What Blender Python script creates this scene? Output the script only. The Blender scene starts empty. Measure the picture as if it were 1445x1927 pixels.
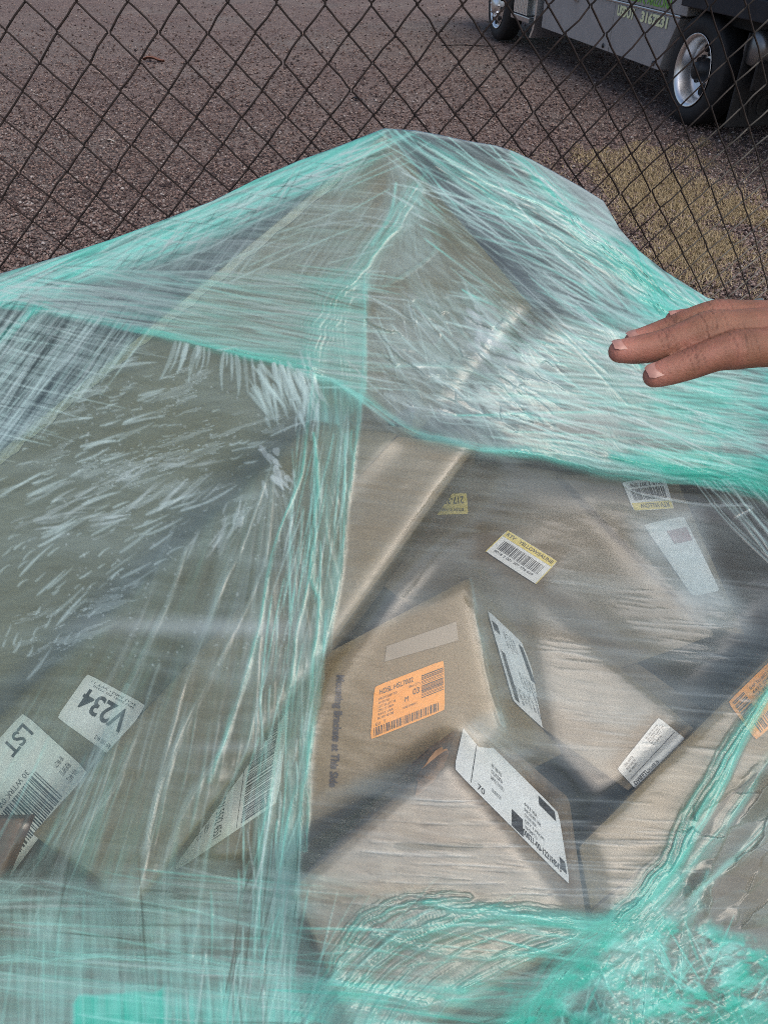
import bpy, bmesh, math, random
import numpy as np
from mathutils import Vector, Matrix
random.seed(7); rng = np.random.default_rng(11)
scene = bpy.context.scene
COL = scene.collection
# ------------------------------------------------------------------ camera, world, sun, exposure
FPX = 1392.0; CAMH = 1.65; PITCH = math.radians(40)
cam = bpy.data.cameras.new('camera'); camo = bpy.data.objects.new('camera', cam); COL.objects.link(camo)
camo.location = (0, 0, CAMH); camo.rotation_euler = (math.radians(90) - PITCH, 0, 0)
cam.sensor_fit = 'VERTICAL'; cam.sensor_height = 36; cam.sensor_width = 36; cam.lens = 36 * FPX / 1927
cam.clip_start = 0.02; cam.clip_end = 500
scene.camera = camo
SUN_EL, SUN_AZ = math.radians(58), math.radians(150)      # azimuth from +Y, clockwise
w = bpy.data.worlds.new('World'); scene.world = w; w.use_nodes = True
nt = w.node_tree; bg = nt.nodes['Background']
sky = nt.nodes.new('ShaderNodeTexSky'); sky.sky_type = 'NISHITA'; sky.sun_disc = False
sky.sun_elevation = SUN_EL; sky.sun_rotation = SUN_AZ; sky.air_density = 1.0; sky.dust_density = 4.0; sky.ozone_density = 1.0
nt.links.new(sky.outputs[0], bg.inputs[0]); bg.inputs[1].default_value = 0.135
sl = bpy.data.lights.new('sun', 'SUN'); slo = bpy.data.objects.new('sun', sl); COL.objects.link(slo)
sl.energy = 0.75; sl.angle = math.radians(50); sl.color = (1, .95, .88)
sd = Vector((math.sin(SUN_AZ) * math.cos(SUN_EL), math.cos(SUN_AZ) * math.cos(SUN_EL), math.sin(SUN_EL)))
slo.rotation_euler = sd.to_track_quat('Z', 'Y').to_euler(); slo.location = (0, 0, 6)
scene.view_settings.view_transform = 'Standard'; scene.view_settings.look = 'None'
scene.view_settings.exposure = 0.25; scene.view_settings.gamma = 1
try:
    scene.cycles.transparent_max_bounces = 24; scene.cycles.max_bounces = 8; scene.cycles.use_denoising = False; scene.cycles.filter_width = 0.95
except Exception: pass

# ------------------------------------------------------------------ helpers
CP, SP = math.cos(PITCH), math.sin(PITCH)
CAM = np.array([0, 0, CAMH])
def ray(px, py):
    x = (np.asarray(px, float) - 722.5) / FPX; u = (963.5 - np.asarray(py, float)) / FPX
    return np.stack([x + 0 * u, CP + u * SP + 0 * x, -SP + u * CP + 0 * x], -1)
def P(px, py, d): return CAM + np.asarray(d, float)[..., None] * ray(px, py)
def ib(x, y):       # inverse distance of the heap's mean surface
    return .98 + .336 * (y - 242) / 1685 - .06 * ((x - 722) / 722.) ** 2
class Plane:        # a plane in space, through points of the heap
    def __init__(s, pts, bias):
        pts = np.array(pts, float); b = np.broadcast_to(bias, (len(pts),))
        iv = 1 / (1 / ib(pts[:, 0], pts[:, 1]) + b)
        A = np.stack([np.ones(len(pts)), pts[:, 0], pts[:, 1]], 1)
        s.c = np.linalg.lstsq(A, iv, rcond=None)[0]
    def d(s, x, y): return 1 / (s.c[0] + s.c[1] * np.asarray(x, float) + s.c[2] * np.asarray(y, float))
    def at(s, x, y, off=0.):
        return P(x, y, s.d(x, y)) + s.n() * off
    def n(s):
        a, b, c = (P(x, y, s.d(x, y)) for x, y in ((700, 900), (900, 900), (700, 1100)))
        v = np.cross(b - a, c - a); v /= np.linalg.norm(v)
        return v if v @ (CAM - a) > 0 else -v
def mk(name, V, Fc, mat=None, parent=None, origin=None, smooth=False):
    V = np.asarray(V, float)
    o_ = np.array(parent['_o']) if parent is not None and '_o' in parent.keys() else (np.array(origin) if origin is not None else np.zeros(3))
    me = bpy.data.meshes.new(name); me.from_pydata((V - o_).tolist(), [], [list(f) for f in Fc]); me.update()
    ob = bpy.data.objects.new(name, me); COL.objects.link(ob)
    if mat: me.materials.append(mat)
    if parent is not None: ob.parent = parent
    else: ob.location = o_
    ob['_o'] = o_.tolist()
    if smooth: me.polygons.foreach_set('use_smooth', [True] * len(me.polygons))
    return ob
def big(name, V, Q, mat, parent=None, smooth=False, k=4):   # fast mesh from arrays
    me = bpy.data.meshes.new(name); V = np.asarray(V, np.float32); Q = np.asarray(Q, np.int32)
    if parent is not None: V = V - np.array(parent['_o'], np.float32)
    me.vertices.add(len(V)); me.vertices.foreach_set('co', V.ravel())
    me.loops.add(Q.size); me.loops.foreach_set('vertex_index', Q.ravel())
    me.polygons.add(len(Q)); me.polygons.foreach_set('loop_start', np.arange(0, Q.size, k, dtype=np.int32))
    me.update(calc_edges=True); me.validate()
    if smooth: me.polygons.foreach_set('use_smooth', np.ones(len(Q), bool))
    ob = bpy.data.objects.new(name, me); COL.objects.link(ob); me.materials.append(mat)
    if parent is not None: ob.parent = parent
    return ob
def empty(name, loc):
    o = bpy.data.objects.new(name, None); COL.objects.link(o); o.location = loc; o['_o'] = list(map(float, loc)); return o
def tag(o, label=None, cat=None, group=None, kind=None):
    if label: o['label'] = label
    if cat: o['category'] = cat
    if group: o['group'] = group
    if kind: o['kind'] = kind
    return o
class MB:           # collects shapes into one mesh
    def __init__(s): s.V = []; s.F = []
    def add(s, V, Fc):
        b = len(s.V); s.V += [tuple(map(float, v)) for v in V]; s.F += [tuple(i + b for i in f) for f in Fc]; return s
    def frame(s, c, ax, ay, az):    # box from centre and three half-axis vectors
        c, ax, ay, az = map(np.asarray, (c, ax, ay, az))
        V = [c + i * ax + j * ay + k * az for k in (-1, 1) for j in (-1, 1) for i in (-1, 1)]
        return s.add(V, [(0, 2, 3, 1), (4, 5, 7, 6), (0, 1, 5, 4), (2, 6, 7, 3), (0, 4, 6, 2), (1, 3, 7, 5)])
    def tube(s, pts, r, n=8, cap=True):
        pts = [np.asarray(p, float) for p in pts]; r = np.broadcast_to(r, (len(pts),)); V = []; ref = None
        for i, p in enumerate(pts):
            t = pts[min(i + 1, len(pts) - 1)] - pts[max(i - 1, 0)]; t = t / (np.linalg.norm(t) + 1e-12)
            if ref is None: ref = np.array([0, 0, 1.]) if abs(t[2]) < .9 else np.array([1., 0, 0])
            a = np.cross(t, ref); a /= np.linalg.norm(a); b = np.cross(t, a); ref = np.cross(a, t)
            V += [p + r[i] * (math.cos(q) * a + math.sin(q) * b) for q in np.arange(n) * 2 * math.pi / n]
        Fc = [(i * n + j, i * n + (j + 1) % n, (i + 1) * n + (j + 1) % n, (i + 1) * n + j) for i in range(len(pts) - 1) for j in range(n)]
        if cap: Fc += [tuple(range(n))[::-1], tuple((len(pts) - 1) * n + j for j in range(n))]
        return s.add(V, Fc)
    def lathe(s, prof, c, ax, n=40):  # prof: (offset along axis, radius)
        c, ax = np.asarray(c, float), np.asarray(ax, float); ax = ax / np.linalg.norm(ax)
        a = np.cross(ax, [0, 0, 1.]); a /= np.linalg.norm(a); b = np.cross(ax, a); V = []
        for o, r in prof:
            V += [c + ax * o + r * (math.cos(q) * a + math.sin(q) * b) for q in np.arange(n) * 2 * math.pi / n]
        return s.add(V, [(i * n + j, i * n + (j + 1) % n, (i + 1) * n + (j + 1) % n, (i + 1) * n + j) for i in range(len(prof) - 1) for j in range(n)])
    def build(s, name, mat, parent=None, origin=None, smooth=False, bevel=0):
        ob = mk(name, s.V, s.F, mat, parent, origin, smooth)
        bm = bmesh.new(); bm.from_mesh(ob.data); bmesh.ops.recalc_face_normals(bm, faces=bm.faces[:])
        if bevel: bmesh.ops.bevel(bm, geom=bm.edges[:], offset=bevel, segments=2, affect='EDGES', profile=.6)
        bm.to_mesh(ob.data); bm.free(); return ob

# ------------------------------------------------------------------ materials
class NG:
    def __init__(s, name):
        s.m = bpy.data.materials.new(name); s.m.use_nodes = True; s.t = s.m.node_tree
        s.out = s.t.nodes['Material Output']; s.b = s.t.nodes['Principled BSDF']
    def n(s, typ, **kw):
        nd = s.t.nodes.new('ShaderNode' + typ)
        for k, v in kw.items():
            if k[0] == '_': setattr(nd, k[1:], v)
            else:
                key = int(k[1:]) if k[0] == 'i' and k[1:].isdigit() else k
                if isinstance(v, bpy.types.NodeSocket): s.t.links.new(v, nd.inputs[key])
                else: nd.inputs[key].default_value = v
        return nd
    def link(s, a, b): s.t.links.new(a, b)
    def noise(s, vec, scale, detail=4, rough=.6): return s.n('TexNoise', Vector=vec, Scale=scale, Detail=detail, Roughness=rough).outputs['Fac']
    def ramp(s, f, stops):
        r = s.n('ValToRGB', Fac=f); e = r.color_ramp.elements
        while len(e) > len(stops): e.remove(e[-1])
        while len(e) < len(stops): e.new(.5)
        for k, (p, c) in enumerate(stops): e[k].position = p; e[k].color = (*c, 1) if len(c) == 3 else c
        return r.outputs['Color']
    def mix(s, f, a, b, mode='MIX'):
        m = s.n('Mix', _data_type='RGBA', _blend_type=mode); 
        for k, v in ((0, f), (6, a), (7, b)):
            if isinstance(v, bpy.types.NodeSocket): s.link(v, m.inputs[k])
            else: m.inputs[k].default_value = v if k == 0 else ((*v, 1) if len(v) == 3 else v)
        return m.outputs[2]
    def bump(s, h, strength, dist):
        return s.n('Bump', Height=h, Strength=strength, Distance=dist).outputs[0]
    def math(s, op, a, b=0.): return s.n('Math', _operation=op, i0=a, i1=b).outputs[0]
    def fin(s, col, rough=.6, normal=None, metal=0., spec=None):
        for k, v in (('Base Color', col), ('Roughness', rough), ('Metallic', metal), ('Normal', normal), ('Specular IOR Level', spec)):
            if v is None: continue
            if isinstance(v, bpy.types.NodeSocket): s.link(v, s.b.inputs[k])
            else: s.b.inputs[k].default_value = (*v, 1) if k == 'Base Color' else v
        return s.m
    def oc(s): return s.n('TexCoord').outputs['Object']
def simple(name, col, rough=.5, metal=0., var=.25, scale=30, bump=0.):
    g = NG(name); o = g.oc(); f = g.noise(o, scale); 
    c = g.ramp(f, [(.3, tuple(x * (1 - var) for x in col)), (.7, tuple(min(1, x * (1 + var)) for x in col))])
    return g.fin(c, rough, g.bump(f, bump, .002) if bump else None, metal)
def cardboard(name, c, wear=.4):
    g = NG(name); o = g.oc()
    big_ = g.noise(o, 5, 3); fib = g.noise(g.n('Mapping', Vector=o, Scale=(1, 1, 3)).outputs[0], 240, 5, .7); sp = g.noise(o, 900, 2)
    c0 = tuple(x * .82 for x in c); c1 = tuple(min(1, x * 1.15) for x in c)
    col = g.ramp(big_, [(.3, c0), (.7, c1)])
    col = g.mix(.55, col, g.ramp(fib, [(.3, (.35, .34, .33)), (.7, (.7, .7, .7))]), 'OVERLAY')
    dk = g.ramp(sp, [(.62, (0, 0, 0)), (.72, (1, 1, 1))])
    col = g.mix(g.math('MULTIPLY', dk, .35), col, tuple(x * .45 for x in c))
    h = g.math('ADD', g.noise(o, 14, 2), g.math('MULTIPLY', fib, .12))
    return g.fin(col, .8, g.bump(h, .45, .012), spec=.25)
M = {}
M['card'] = cardboard('cardboard', (.245, .20, .125))
M['card_olive'] = cardboard('cardboard_olive', (.215, .195, .13))
M['card_grey'] = cardboard('cardboard_grey', (.205, .17, .122))
M['card_red'] = cardboard('cardboard_red', (.20, .105, .07))
M['card_pale'] = cardboard('cardboard_pale', (.33, .275, .21))
g = NG('cardboard_worn'); o = g.oc(); nz = g.noise(o, 9, 5, .65); fb = g.noise(o, 260, 4, .7); st_ = g.noise(g.n('Mapping', Vector=o, Scale=(1, 1, 4)).outputs[0], 22, 4, .7)
cw = g.ramp(nz, [(.32, (.10, .07, .045)), (.44, (.20, .15, .10)), (.56, (.30, .245, .18)), (.68, (.56, .52, .46))]); cw = g.mix(.5, cw, g.ramp(fb, [(.3, (.33, .33, .33)), (.7, (.7, .7, .7))]), 'OVERLAY'); cw = g.mix(.5, cw, g.ramp(st_, [(.35, (.36, .35, .34)), (.65, (.64, .64, .64))]), 'OVERLAY')
M['card_worn'] = g.fin(cw, .85, g.bump(nz, .5, .01), spec=.2)
M['card_slate'] = cardboard('slate_carton', (.135, .13, .13))
M['card_dark'] = cardboard('dark_brown_carton', (.055, .045, .04))
M['shade_box'] = cardboard('shade_toned_carton', (.075, .08, .095))  # cardboard darkened in its colour to stand for shaded face and gap
M['paper'] = simple('label_paper', (.70, .74, .76), .55, var=.06, scale=60, bump=.15)
M['paper_yellow'] = simple('label_yellow', (.72, .60, .16), .55, var=.08, scale=60)
M['paper_orange'] = simple('label_orange', (.86, .37, .055), .55, var=.08, scale=80)
M['ink'] = simple('ink', (.025, .025, .03), .6, var=.3, scale=200)
M['ink_red'] = simple('ink_red', (.22, .05, .07), .6, var=.3, scale=100)
g = NG('tape'); M['tape'] = g.fin((.235, .20, .145), .3); M['torn'] = simple('torn_fibre', (.26, .165, .10), .9, var=.35, scale=90, bump=.5)

# ------------------------------------------------------------------ text as mesh
_tc = {}
def glyphs(txt, bold=0.):
    if (txt, bold) not in _tc:
        cu = bpy.data.curves.new('txt', 'FONT'); cu.body = txt; cu.offset = bold; cu.resolution_u = 3
        ob = bpy.data.objects.new('txt', cu); COL.objects.link(ob); bpy.context.view_layer.update()
        me = ob.evaluated_get(bpy.context.evaluated_depsgraph_get()).to_mesh()
        V = np.array([v.co[:2] for v in me.vertices]) if len(me.vertices) else np.zeros((0, 2)); Fc = [tuple(p.vertices) for p in me.polygons]
        ob.to_mesh_clear(); bpy.data.objects.remove(ob); bpy.data.curves.remove(cu)
        if len(V): V = (V - V.min(0)) / (V.max(0) - V.min(0))
        _tc[(txt, bold)] = (V, Fc)
    return _tc[(txt, bold)]
class Quad:         # a flat printed area given by four corners in space, u to the right and v downward
    def __init__(s, c): s.c = [np.asarray(x, float) for x in c]; s.nn = None
    def at(s, u, v, off=0.):
        u = np.asarray(u)[..., None]; v = np.asarray(v)[..., None]
        p = (1 - u) * (1 - v) * s.c[0] + u * (1 - v) * s.c[1] + u * v * s.c[2] + (1 - u) * v * s.c[3]
        if s.nn is None:
            n = np.cross(s.c[1] - s.c[0], s.c[3] - s.c[0]); n /= np.linalg.norm(n); s.nn = n if n @ (CAM - s.c[0]) > 0 else -n
        return p + s.nn * off
def q_text(mb, q, txt, u0, v0, u1, v1, bold=.0, off=.0031):
    V, Fc = glyphs(txt, bold)
    if len(V): mb.add(q.at(u0 + V[:, 0] * (u1 - u0), v1 - V[:, 1] * (v1 - v0), off), Fc)
def q_rect(mb, q, u0, v0, u1, v1, off=.0031):
    mb.add([q.at(u, v, off) for u, v in ((u0, v0), (u1, v0), (u1, v1), (u0, v1))], [(0, 1, 2, 3)])
def q_bars(mb, q, u0, v0, u1, v1, n=34, vert=False, seed=1):
    r = random.Random(seed); ws = [r.choice((1, 1, 1.6, 2.4)) for _ in range(2 * n)]; tot = sum(ws); a = 0
    for i, x in enumerate(ws):
        if i % 2 == 0:
            s0, s1 = a / tot, (a + x) / tot
            if vert: q_rect(mb, q, u0, v0 + (v1 - v0) * s0, u1, v0 + (v1 - v0) * s1)
            else: q_rect(mb, q, u0 + (u1 - u0) * s0, v0, u0 + (u1 - u0) * s1, v1)
        a += x
def q_lines(mb, q, u0, v0, u1, v1, n, seed=1):      # rows of small print
    r = random.Random(seed); wd = ['FROM', 'SHIP TO', '4412', 'QTY 1', 'LOT 28', 'PO 77310', 'VIA', 'DEPT 04', 'REF 1908', 'CTN 2 OF 3', 'WT 11', 'SKU 30021']
    h = (v1 - v0) / n
    for i in range(n):
        e = u0 + (u1 - u0) * r.uniform(.55, 1)
        q_text(mb, q, ' '.join(r.choice(wd) for _ in range(2)), u0, v0 + i * h, e, v0 + i * h + h * .62)

# ------------------------------------------------------------------ cartons of the heap
FACES = []          # (polygon, plane) of everything the film lies on
def poly_in(poly, X, Y):
    ins = np.zeros(X.shape, bool); n = len(poly)
    for i in range(n):
        x0, y0 = poly[i]; x1, y1 = poly[(i + 1) % n]
        if y0 == y1: continue
        ins ^= ((y0 > Y) != (y1 > Y)) & (X < (x1 - x0) * (Y - y0) / (y1 - y0) + x0)
    return ins
def on_face(tri, x, y):   # where a sight line meets the plane through three points
    a, b, c = tri; n = np.cross(b - a, c - a); r = ray(x, y); return CAM + r * (((a - CAM) @ n) / (r @ n))
def carton(label, pts, bias, T, mat, back=None, bevel=.003, group=None):
    pl = Plane(pts, bias); n = len(pts); fr = [pl.at(x, y) for x, y in pts]; nn = pl.n()
    bk = [f - nn * T for f in fr]
    if back:        # measured far corners of the faces turned to the side
        j = next(iter(back))
        for k, (x, y, dd) in back.items(): bk[k] = P(x, y, pl.d(*pts[k]) + dd) if dd is not None else on_face((fr[j], bk[j], fr[k]), x, y)
        known = sorted(back); mv = np.mean([bk[k] - fr[k] for k in known], 0)
        for k in range(n):
            if k not in back: bk[k] = fr[k] + mv
    V = fr + bk; Fc = [tuple(range(n)), tuple(range(2 * n - 1, n - 1, -1))] + [(i, i + n, (i + 1) % n + n, (i + 1) % n) for i in range(n)]
    mb = MB().add(V, Fc); z = min(v[2] for v in V); c = np.mean(V, 0)
    ob = mb.build('carton', M[mat], origin=(c[0], c[1], z), bevel=bevel)
    tag(ob, label, 'carton', 'cartons heaped under the film')
    FACES.append((pts, pl)); ob_pl[ob.name] = pl
    return ob, pl, fr, bk
ob_pl = {}
def sticker(parent, quad3d, mat, name='shipping_label', label=None, off=.0025, cut=.0):
    q = Quad(quad3d); N = 8
    V = [q.at(i / N, j / N, off) for j in range(N + 1) for i in range(N + 1)]
    # rounded corners: pull the four corner vertices in slightly
    for (i, j, du, dv) in ((0, 0, 1, 1), (N, 0, -1, 1), (0, N, 1, -1), (N, N, -1, -1)):
        V[j * (N + 1) + i] = q.at(i / N + du * .012, j / N + dv * .012, off)
    ob = mk(name, V, [(j * (N + 1) + i, j * (N + 1) + i + 1, (j + 1) * (N + 1) + i + 1, (j + 1) * (N + 1) + i) for j in range(N) for i in range(N)], M[mat], parent)
    if label: ob['label'] = label
    return ob, q
OFF = .0031
def pq(pl, *c): return [pl.at(x, y) for x, y in c]
def ink(mb, parent, mat='ink', name='print'):
    return mk(name, mb.V, mb.F, M[mat], parent)

# A: tall carton whose corner makes the peak
A, Apl, *_ = carton('tall olive brown carton whose corner lifts the film to its peak', [(725, 247), (-250, 1057), (100, 1500), (770, 830), (1002, 578)], [0.0, .01, -.015, .006, .018], .16, 'card_olive')
q = Quad(pq(Apl, (726, 253), (-170, 994), (-150, 1010), (729, 272))); mb = MB(); NE = 60
wv = [.5 + .5 * math.sin(k * .9) * math.sin(k * 2.3 + 1) for k in range(NE + 1)]
mb.add([q.at(k / NE, v, .0016) for k in range(NE + 1) for v in (0., .6 + .35 * wv[k])], [(2 * k, 2 * k + 1, 2 * k + 3, 2 * k + 2) for k in range(NE)]); M['worn_edge'] = simple('worn_pale_edge', (.46, .46, .38), .85, var=.25, scale=60, bump=.2); mk('worn_edge', mb.V, mb.F, M['worn_edge'], A)
K, *_ = carton('added carton behind the left edge, coloured dark for the shaded side of the tall peaked carton', [(715, 282), (-200, 622), (-200, 1040), (560, 640)], [.045, .05, .05, .06], .3, 'shade_box')  # added carton; its dark colour stands in for a shaded side face
Mx, *_ = carton('added carton coloured dark for the shaded gap behind the right edge of the tall peaked carton', [(740, 268), (975, 303), (1135, 428), (1300, 600), (1500, 720), (1400, 900), (900, 800)], [.05, .05, .05, .05, .04, .03, .02], .3, 'shade_box')  # added carton; its dark colour stands in for a shaded gap
carton('grey carton buried under the green streaked wrap right of the tall peaked carton', [(985, 582), (1200, 605), (1430, 690), (1450, 900), (1070, 866), (900, 842), (730, 795)], [.021, .025, .025, .02, .016, .013, .010], .05, 'card_slate')
# V: strip with the V234 label
Vb, Vpl, *_ = carton('carton at lower left carrying the upside down V234 label', [(585, 797), (750, 815), (60, 1570), (-160, 1490)], [-.022, -.022, -.03, -.03], .12, 'card_olive')
B, Bpl, *_ = carton('long pale tan carton slanting between the peak and the lower left, without labels', [(742, 819), (897, 838), (250, 1720), (60, 1570)], [-.03, -.03, -.04, -.04], .06, 'card')
st, q = sticker(Vb, pq(Vpl, (213, 1424), (110, 1350), (167, 1268), (277, 1327)), 'paper', label='white label reading V234')
mb = MB(); q_text(mb, q, 'V234', .10, .38, .86, .78, .02, OFF); q_lines(mb, q, .1, .08, .5, .2, 1, 3); q_lines(mb, q, .12, .84, .95, .96, 2, 5); ink(mb, st)
st, q = sticker(Vb, pq(Vpl, (169, 1452), (10, 1665), (-120, 1530), (46, 1340)), 'paper', label='large white shipping label with barcode')
mb = MB(); q_bars(mb, q, .26, .06, .86, .46, 30, seed=4); q_text(mb, q, '30 WTRK 0W CNR 45', .3, .49, .86, .55); q_text(mb, q, 'LST', .06, .74, .3, .92, .02); q_lines(mb, q, .05, .08, .2, .4, 3, 8); ink(mb, st)
# C: carton with the orange label
C, Cpl, Cf, Cb = carton('brown carton in the middle with orange label and Mounting Brackets lettering', [(470, 1305), (882, 1085), (950, 1385), (330, 1660)], [0, -.012, -.012, 0], .2, 'card', back={1: (992, 1198, .05), 2: (1058, 1420, None)})
st, q = sticker(C, pq(Cpl, (705, 1292), (835, 1242), (837, 1336), (697, 1392)), 'paper_orange', 'orange_label')
mb = MB(); q_text(mb, q, 'HDSL HSL7002', .08, .10, .56, .20, .01); q_lines(mb, q, .08, .26, .34, .70, 6, 2); q_text(mb, q, '03', .56, .34, .65, .46, .01); q_text(mb, q, 'M', .45, .44, .5, .53)
q_bars(mb, q, .68, .14, .985, .60, 17, True, 9); q_bars(mb, q, .04, .80, .93, .96, 40, False, 6); q_text(mb, q, 'SERIALS QTY 1', .5, .25, .66, .3); q_text(mb, q, 'CORE SYMBOLS', .42, .62, .62, .66); q_text(mb, q, '03  T', .06, .72, .2, .78); ink(mb, st)
q = Quad(pq(Cpl, (648, 1271), (634, 1482), (617, 1479), (631, 1270))); mb = MB(); q_text(mb, q, 'Mounting Brackets at This Side', 0, -.1, 1, 1.1, .035, .0030); ink(mb, C, name='lettering')
q = Quad(pq(Cpl, (728, 1216), (858, 1170), (862, 1205), (724, 1245))); mb = MB(); q_rect(mb, q, 0, 0, 1, 1, .0024); mk('tape_strip', mb.V, mb.F, M['tape'], C)
st, q = sticker(C, pq(Cpl, (547, 1328), (523, 1510), (330, 1640), (356, 1458)), 'paper', label='white label with barcode, half under the pale carton')
mb = MB(); q_bars(mb, q, .1, .10, .97, .36, 38, seed=12); q_text(mb, q, '1ZW 5532 4551', .5, .56, .93, .64); q_lines(mb, q, .5, .7, .95, .9, 3, 4); q_rect(mb, q, .02, .4, .98, .405); ink(mb, st)
# its right face
fq = [Cf[1], Cb[1], Cb[2], Cf[2]]; fp = Quad(fq)
ct = (Cf[1], Cb[1], Cf[2])
st, q = sticker(C, [on_face(ct, *p) for p in ((979, 1210), (1047, 1397), (962, 1320), (913, 1148))], 'paper', label='white shipping label on the narrow right face')
mb = MB(); q_rect(mb, q, .08, .08, .45, .2); q_lines(mb, q, .1, .35, .35, .7, 4, 1); q_rect(mb, q, .42, .84, .95, .93); q_lines(mb, q, .5, .2, .75, .6, 5, 6); q_rect(mb, q, .1, .8, .2, .95); q_lines(mb, q, .75, .3, .95, .9, 6, 9); ink(mb, st)
# D: crumpled carton in front
def side_face(pts3):     # let the film lie on a side face too
    px = []; iv = []
    for p in pts3:
        q_ = np.asarray(p) - CAM; d = q_[1] * CP - q_[2] * SP; u = q_[1] * SP + q_[2] * CP; px.append((722.5 + FPX * q_[0] / d, 963.5 - FPX * u / d)); iv.append(1 / d)
    pl = Plane.__new__(Plane); a = np.array(px); pl.c = np.linalg.lstsq(np.stack([np.ones(len(a)), a[:, 0], a[:, 1]], 1), np.array(iv), rcond=None)[0]; FACES.append((px, pl))
side_face(fq)
D, Dpl, Df, Db = carton('scuffed carton at bottom centre with crushed top corner and long white label', [(838, 1430), (545, 1675), (690, 2010), (1112, 1765)], [-.032, -.03, -.035, -.035], .2, 'card_worn', back={0: (876, 1330, .05), 1: (552, 1655, None), 3: (1074, 1500, None)}, bevel=.006)
dt = (Df[0], Db[0], Df[3]); side_face([Df[0], Db[0], Db[3], Df[3]]); side_face([Df[0], Df[1], Db[1], Db[0]])
st, q = sticker(D, [on_face(dt, *p) for p in ((873, 1356), (1048, 1530), (1070, 1668), (852, 1448))], 'paper', label='long white shipping label with black symbols')
mb = MB(); q_rect(mb, q, .14, .1, .146, .95); q_lines(mb, q, .3, .3, .45, .62, 3, 3); q_rect(mb, q, .50, .72, .60, .98)
q_lines(mb, q, .62, .4, .8, .85, 5, 7); q_text(mb, q, '00021-00-1221R8V3', .60, .84, .93, .94, .015); q_rect(mb, q, .93, .72, .98, .88); q_rect(mb, q, .78, .06, .95, .2); q_text(mb, q, '70', .2, .85, .26, .95); q_lines(mb, q, .32, .7, .42, .8, 1, 5); ink(mb, st)
mb = MB(); q_text(mb, q, '(E)', .52, .78, .585, .92, .02, .0012); mk('symbol', mb.V, mb.F, M['paper'], st)
q = Quad(pq(Dpl, (760, 1500), (830, 1385), (856, 1420), (800, 1500))); mb = MB(); r_ = random.Random(5); ol = [(.5 + (.34 + .16 * r_.random()) * math.cos(t), .5 + (.34 + .16 * r_.random()) * math.sin(t)) for t in np.arange(22) * 2 * math.pi / 22]
mb.add([q.at(u, v, .0028) for u, v in ol], [tuple(range(22))]); mk('torn_patch', mb.V, mb.F, M['torn'], D)
mb = MB(); mb.add([Dpl.at(825 + 84 * math.cos(t), 1592 + 8.5 * math.sin(t) + 2 * math.sin(3 * t), .0026) for t in np.arange(28) * 2 * math.pi / 28], [tuple(range(28))]); M['stain'] = simple('dark_stain', (.085, .07, .03), .9, var=.3, scale=60); mk('stain', mb.V, mb.F, M['stain'], D)
# E and neighbours
Eb, Epl, *_ = carton('grey brown carton with the yellow and white RTV label', [(850, 800), (1110, 820), (1345, 1195), (1000, 1320), (712, 1095)], [.07, .065, .07, .065, .07], .16, 'card_grey')
st, q = sticker(Eb, pq(Epl, (954, 998), (1048, 1057), (1007, 1100), (912, 1038)), 'paper', 'barcode_label')
mb = MB(); q_rect(mb, q, 0.01, 0.01, .99, .26, .0029); q_rect(mb, q, .0, .26, .015, 1, .0029); q_rect(mb, q, .985, .26, 1, 1, .0029); yl = mk('yellow_strip', mb.V, mb.F, M['paper_yellow'], st)
mb = MB(); q_text(mb, q, 'RTV   YELLOW/JAUNE', .05, .07, .95, .22, .015, .0034); q_bars(mb, q, .1, .36, .9, .72, 34, seed=21); q_text(mb, q, '0018 2 001 307 976 029', .1, .77, .85, .85, 0, .0034); ink(mb, st)
st, q = sticker(Eb, pq(Epl, (880, 968), (800, 970), (797, 931), (877, 929)), 'paper_yellow', 'yellow_label')
mb = MB(); q_text(mb, q, '217-3528', .08, .5, .72, .86, .01); q_text(mb, q, 'RETURN TO VENDOR', .1, .15, .7, .3); ink(mb, st)
E2, E2pl, *_ = carton('grey carton at right under the torn film with barcode label and red stamped paper', [(1055, 893), (1266, 884), (1402, 1195), (1325, 1180)], [.052, .06, .06, .058], .15, 'card_grey')
st, q = sticker(E2, pq(E2pl, (1266, 958), (1190, 962), (1168, 908), (1248, 898)), 'paper', 'barcode_label')
mb = MB(); q_rect(mb, q, 0.02, 0.01, .98, .26, .0029); mk('yellow_strip', mb.V, mb.F, M['paper_yellow'], st)
mb = MB(); q_text(mb, q, 'RTV YELLOW', .1, .07, .8, .22, .015, .0034); q_bars(mb, q, .1, .34, .9, .72, 26, seed=23); q_text(mb, q, '0019 2 307 976', .1, .78, .85, .9, 0, .0034); ink(mb, st)
st, q = sticker(E2, pq(E2pl, (1208, 988), (1284, 972), (1352, 1112), (1300, 1122)), 'paper', 'packing_slip')
mb = MB(); q_rect(mb, q, .42, .14, .92, .32); ink(mb, st, 'ink_red', 'red_stamp')
Hb, *_ = carton('dark brown carton at the right edge, bare through the torn hole in the film', [(1250, 860), (1520, 890), (1520, 1330), (1385, 1195)], .085, .2, 'card_dark')
Fb, Fpl, *_ = carton('narrow carton slanting down to the right with small white delivery label', [(880, 1085), (955, 1080), (1312, 1375), (1182, 1489), (870, 1260)], [.05, .05, .03, .025, .04], .12, 'card_grey')
st, q = sticker(Fb, pq(Fpl, (1159, 1447), (1237, 1350), (1289, 1392), (1194, 1485)), 'paper', 'delivery_label')
mb = MB(); q_lines(mb, q, .62, .08, .95, .45, 5, 5); q_rect(mb, q, .05, .6, .98, .615); q_lines(mb, q, .1, .1, .4, .5, 3, 8); q_text(mb, q, 'DV8FFTL', .04, .75, .3, .9, .015); q_text(mb, q, 'DELIVER 7B', .3, .8, .5, .9); ink(mb, st)
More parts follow.
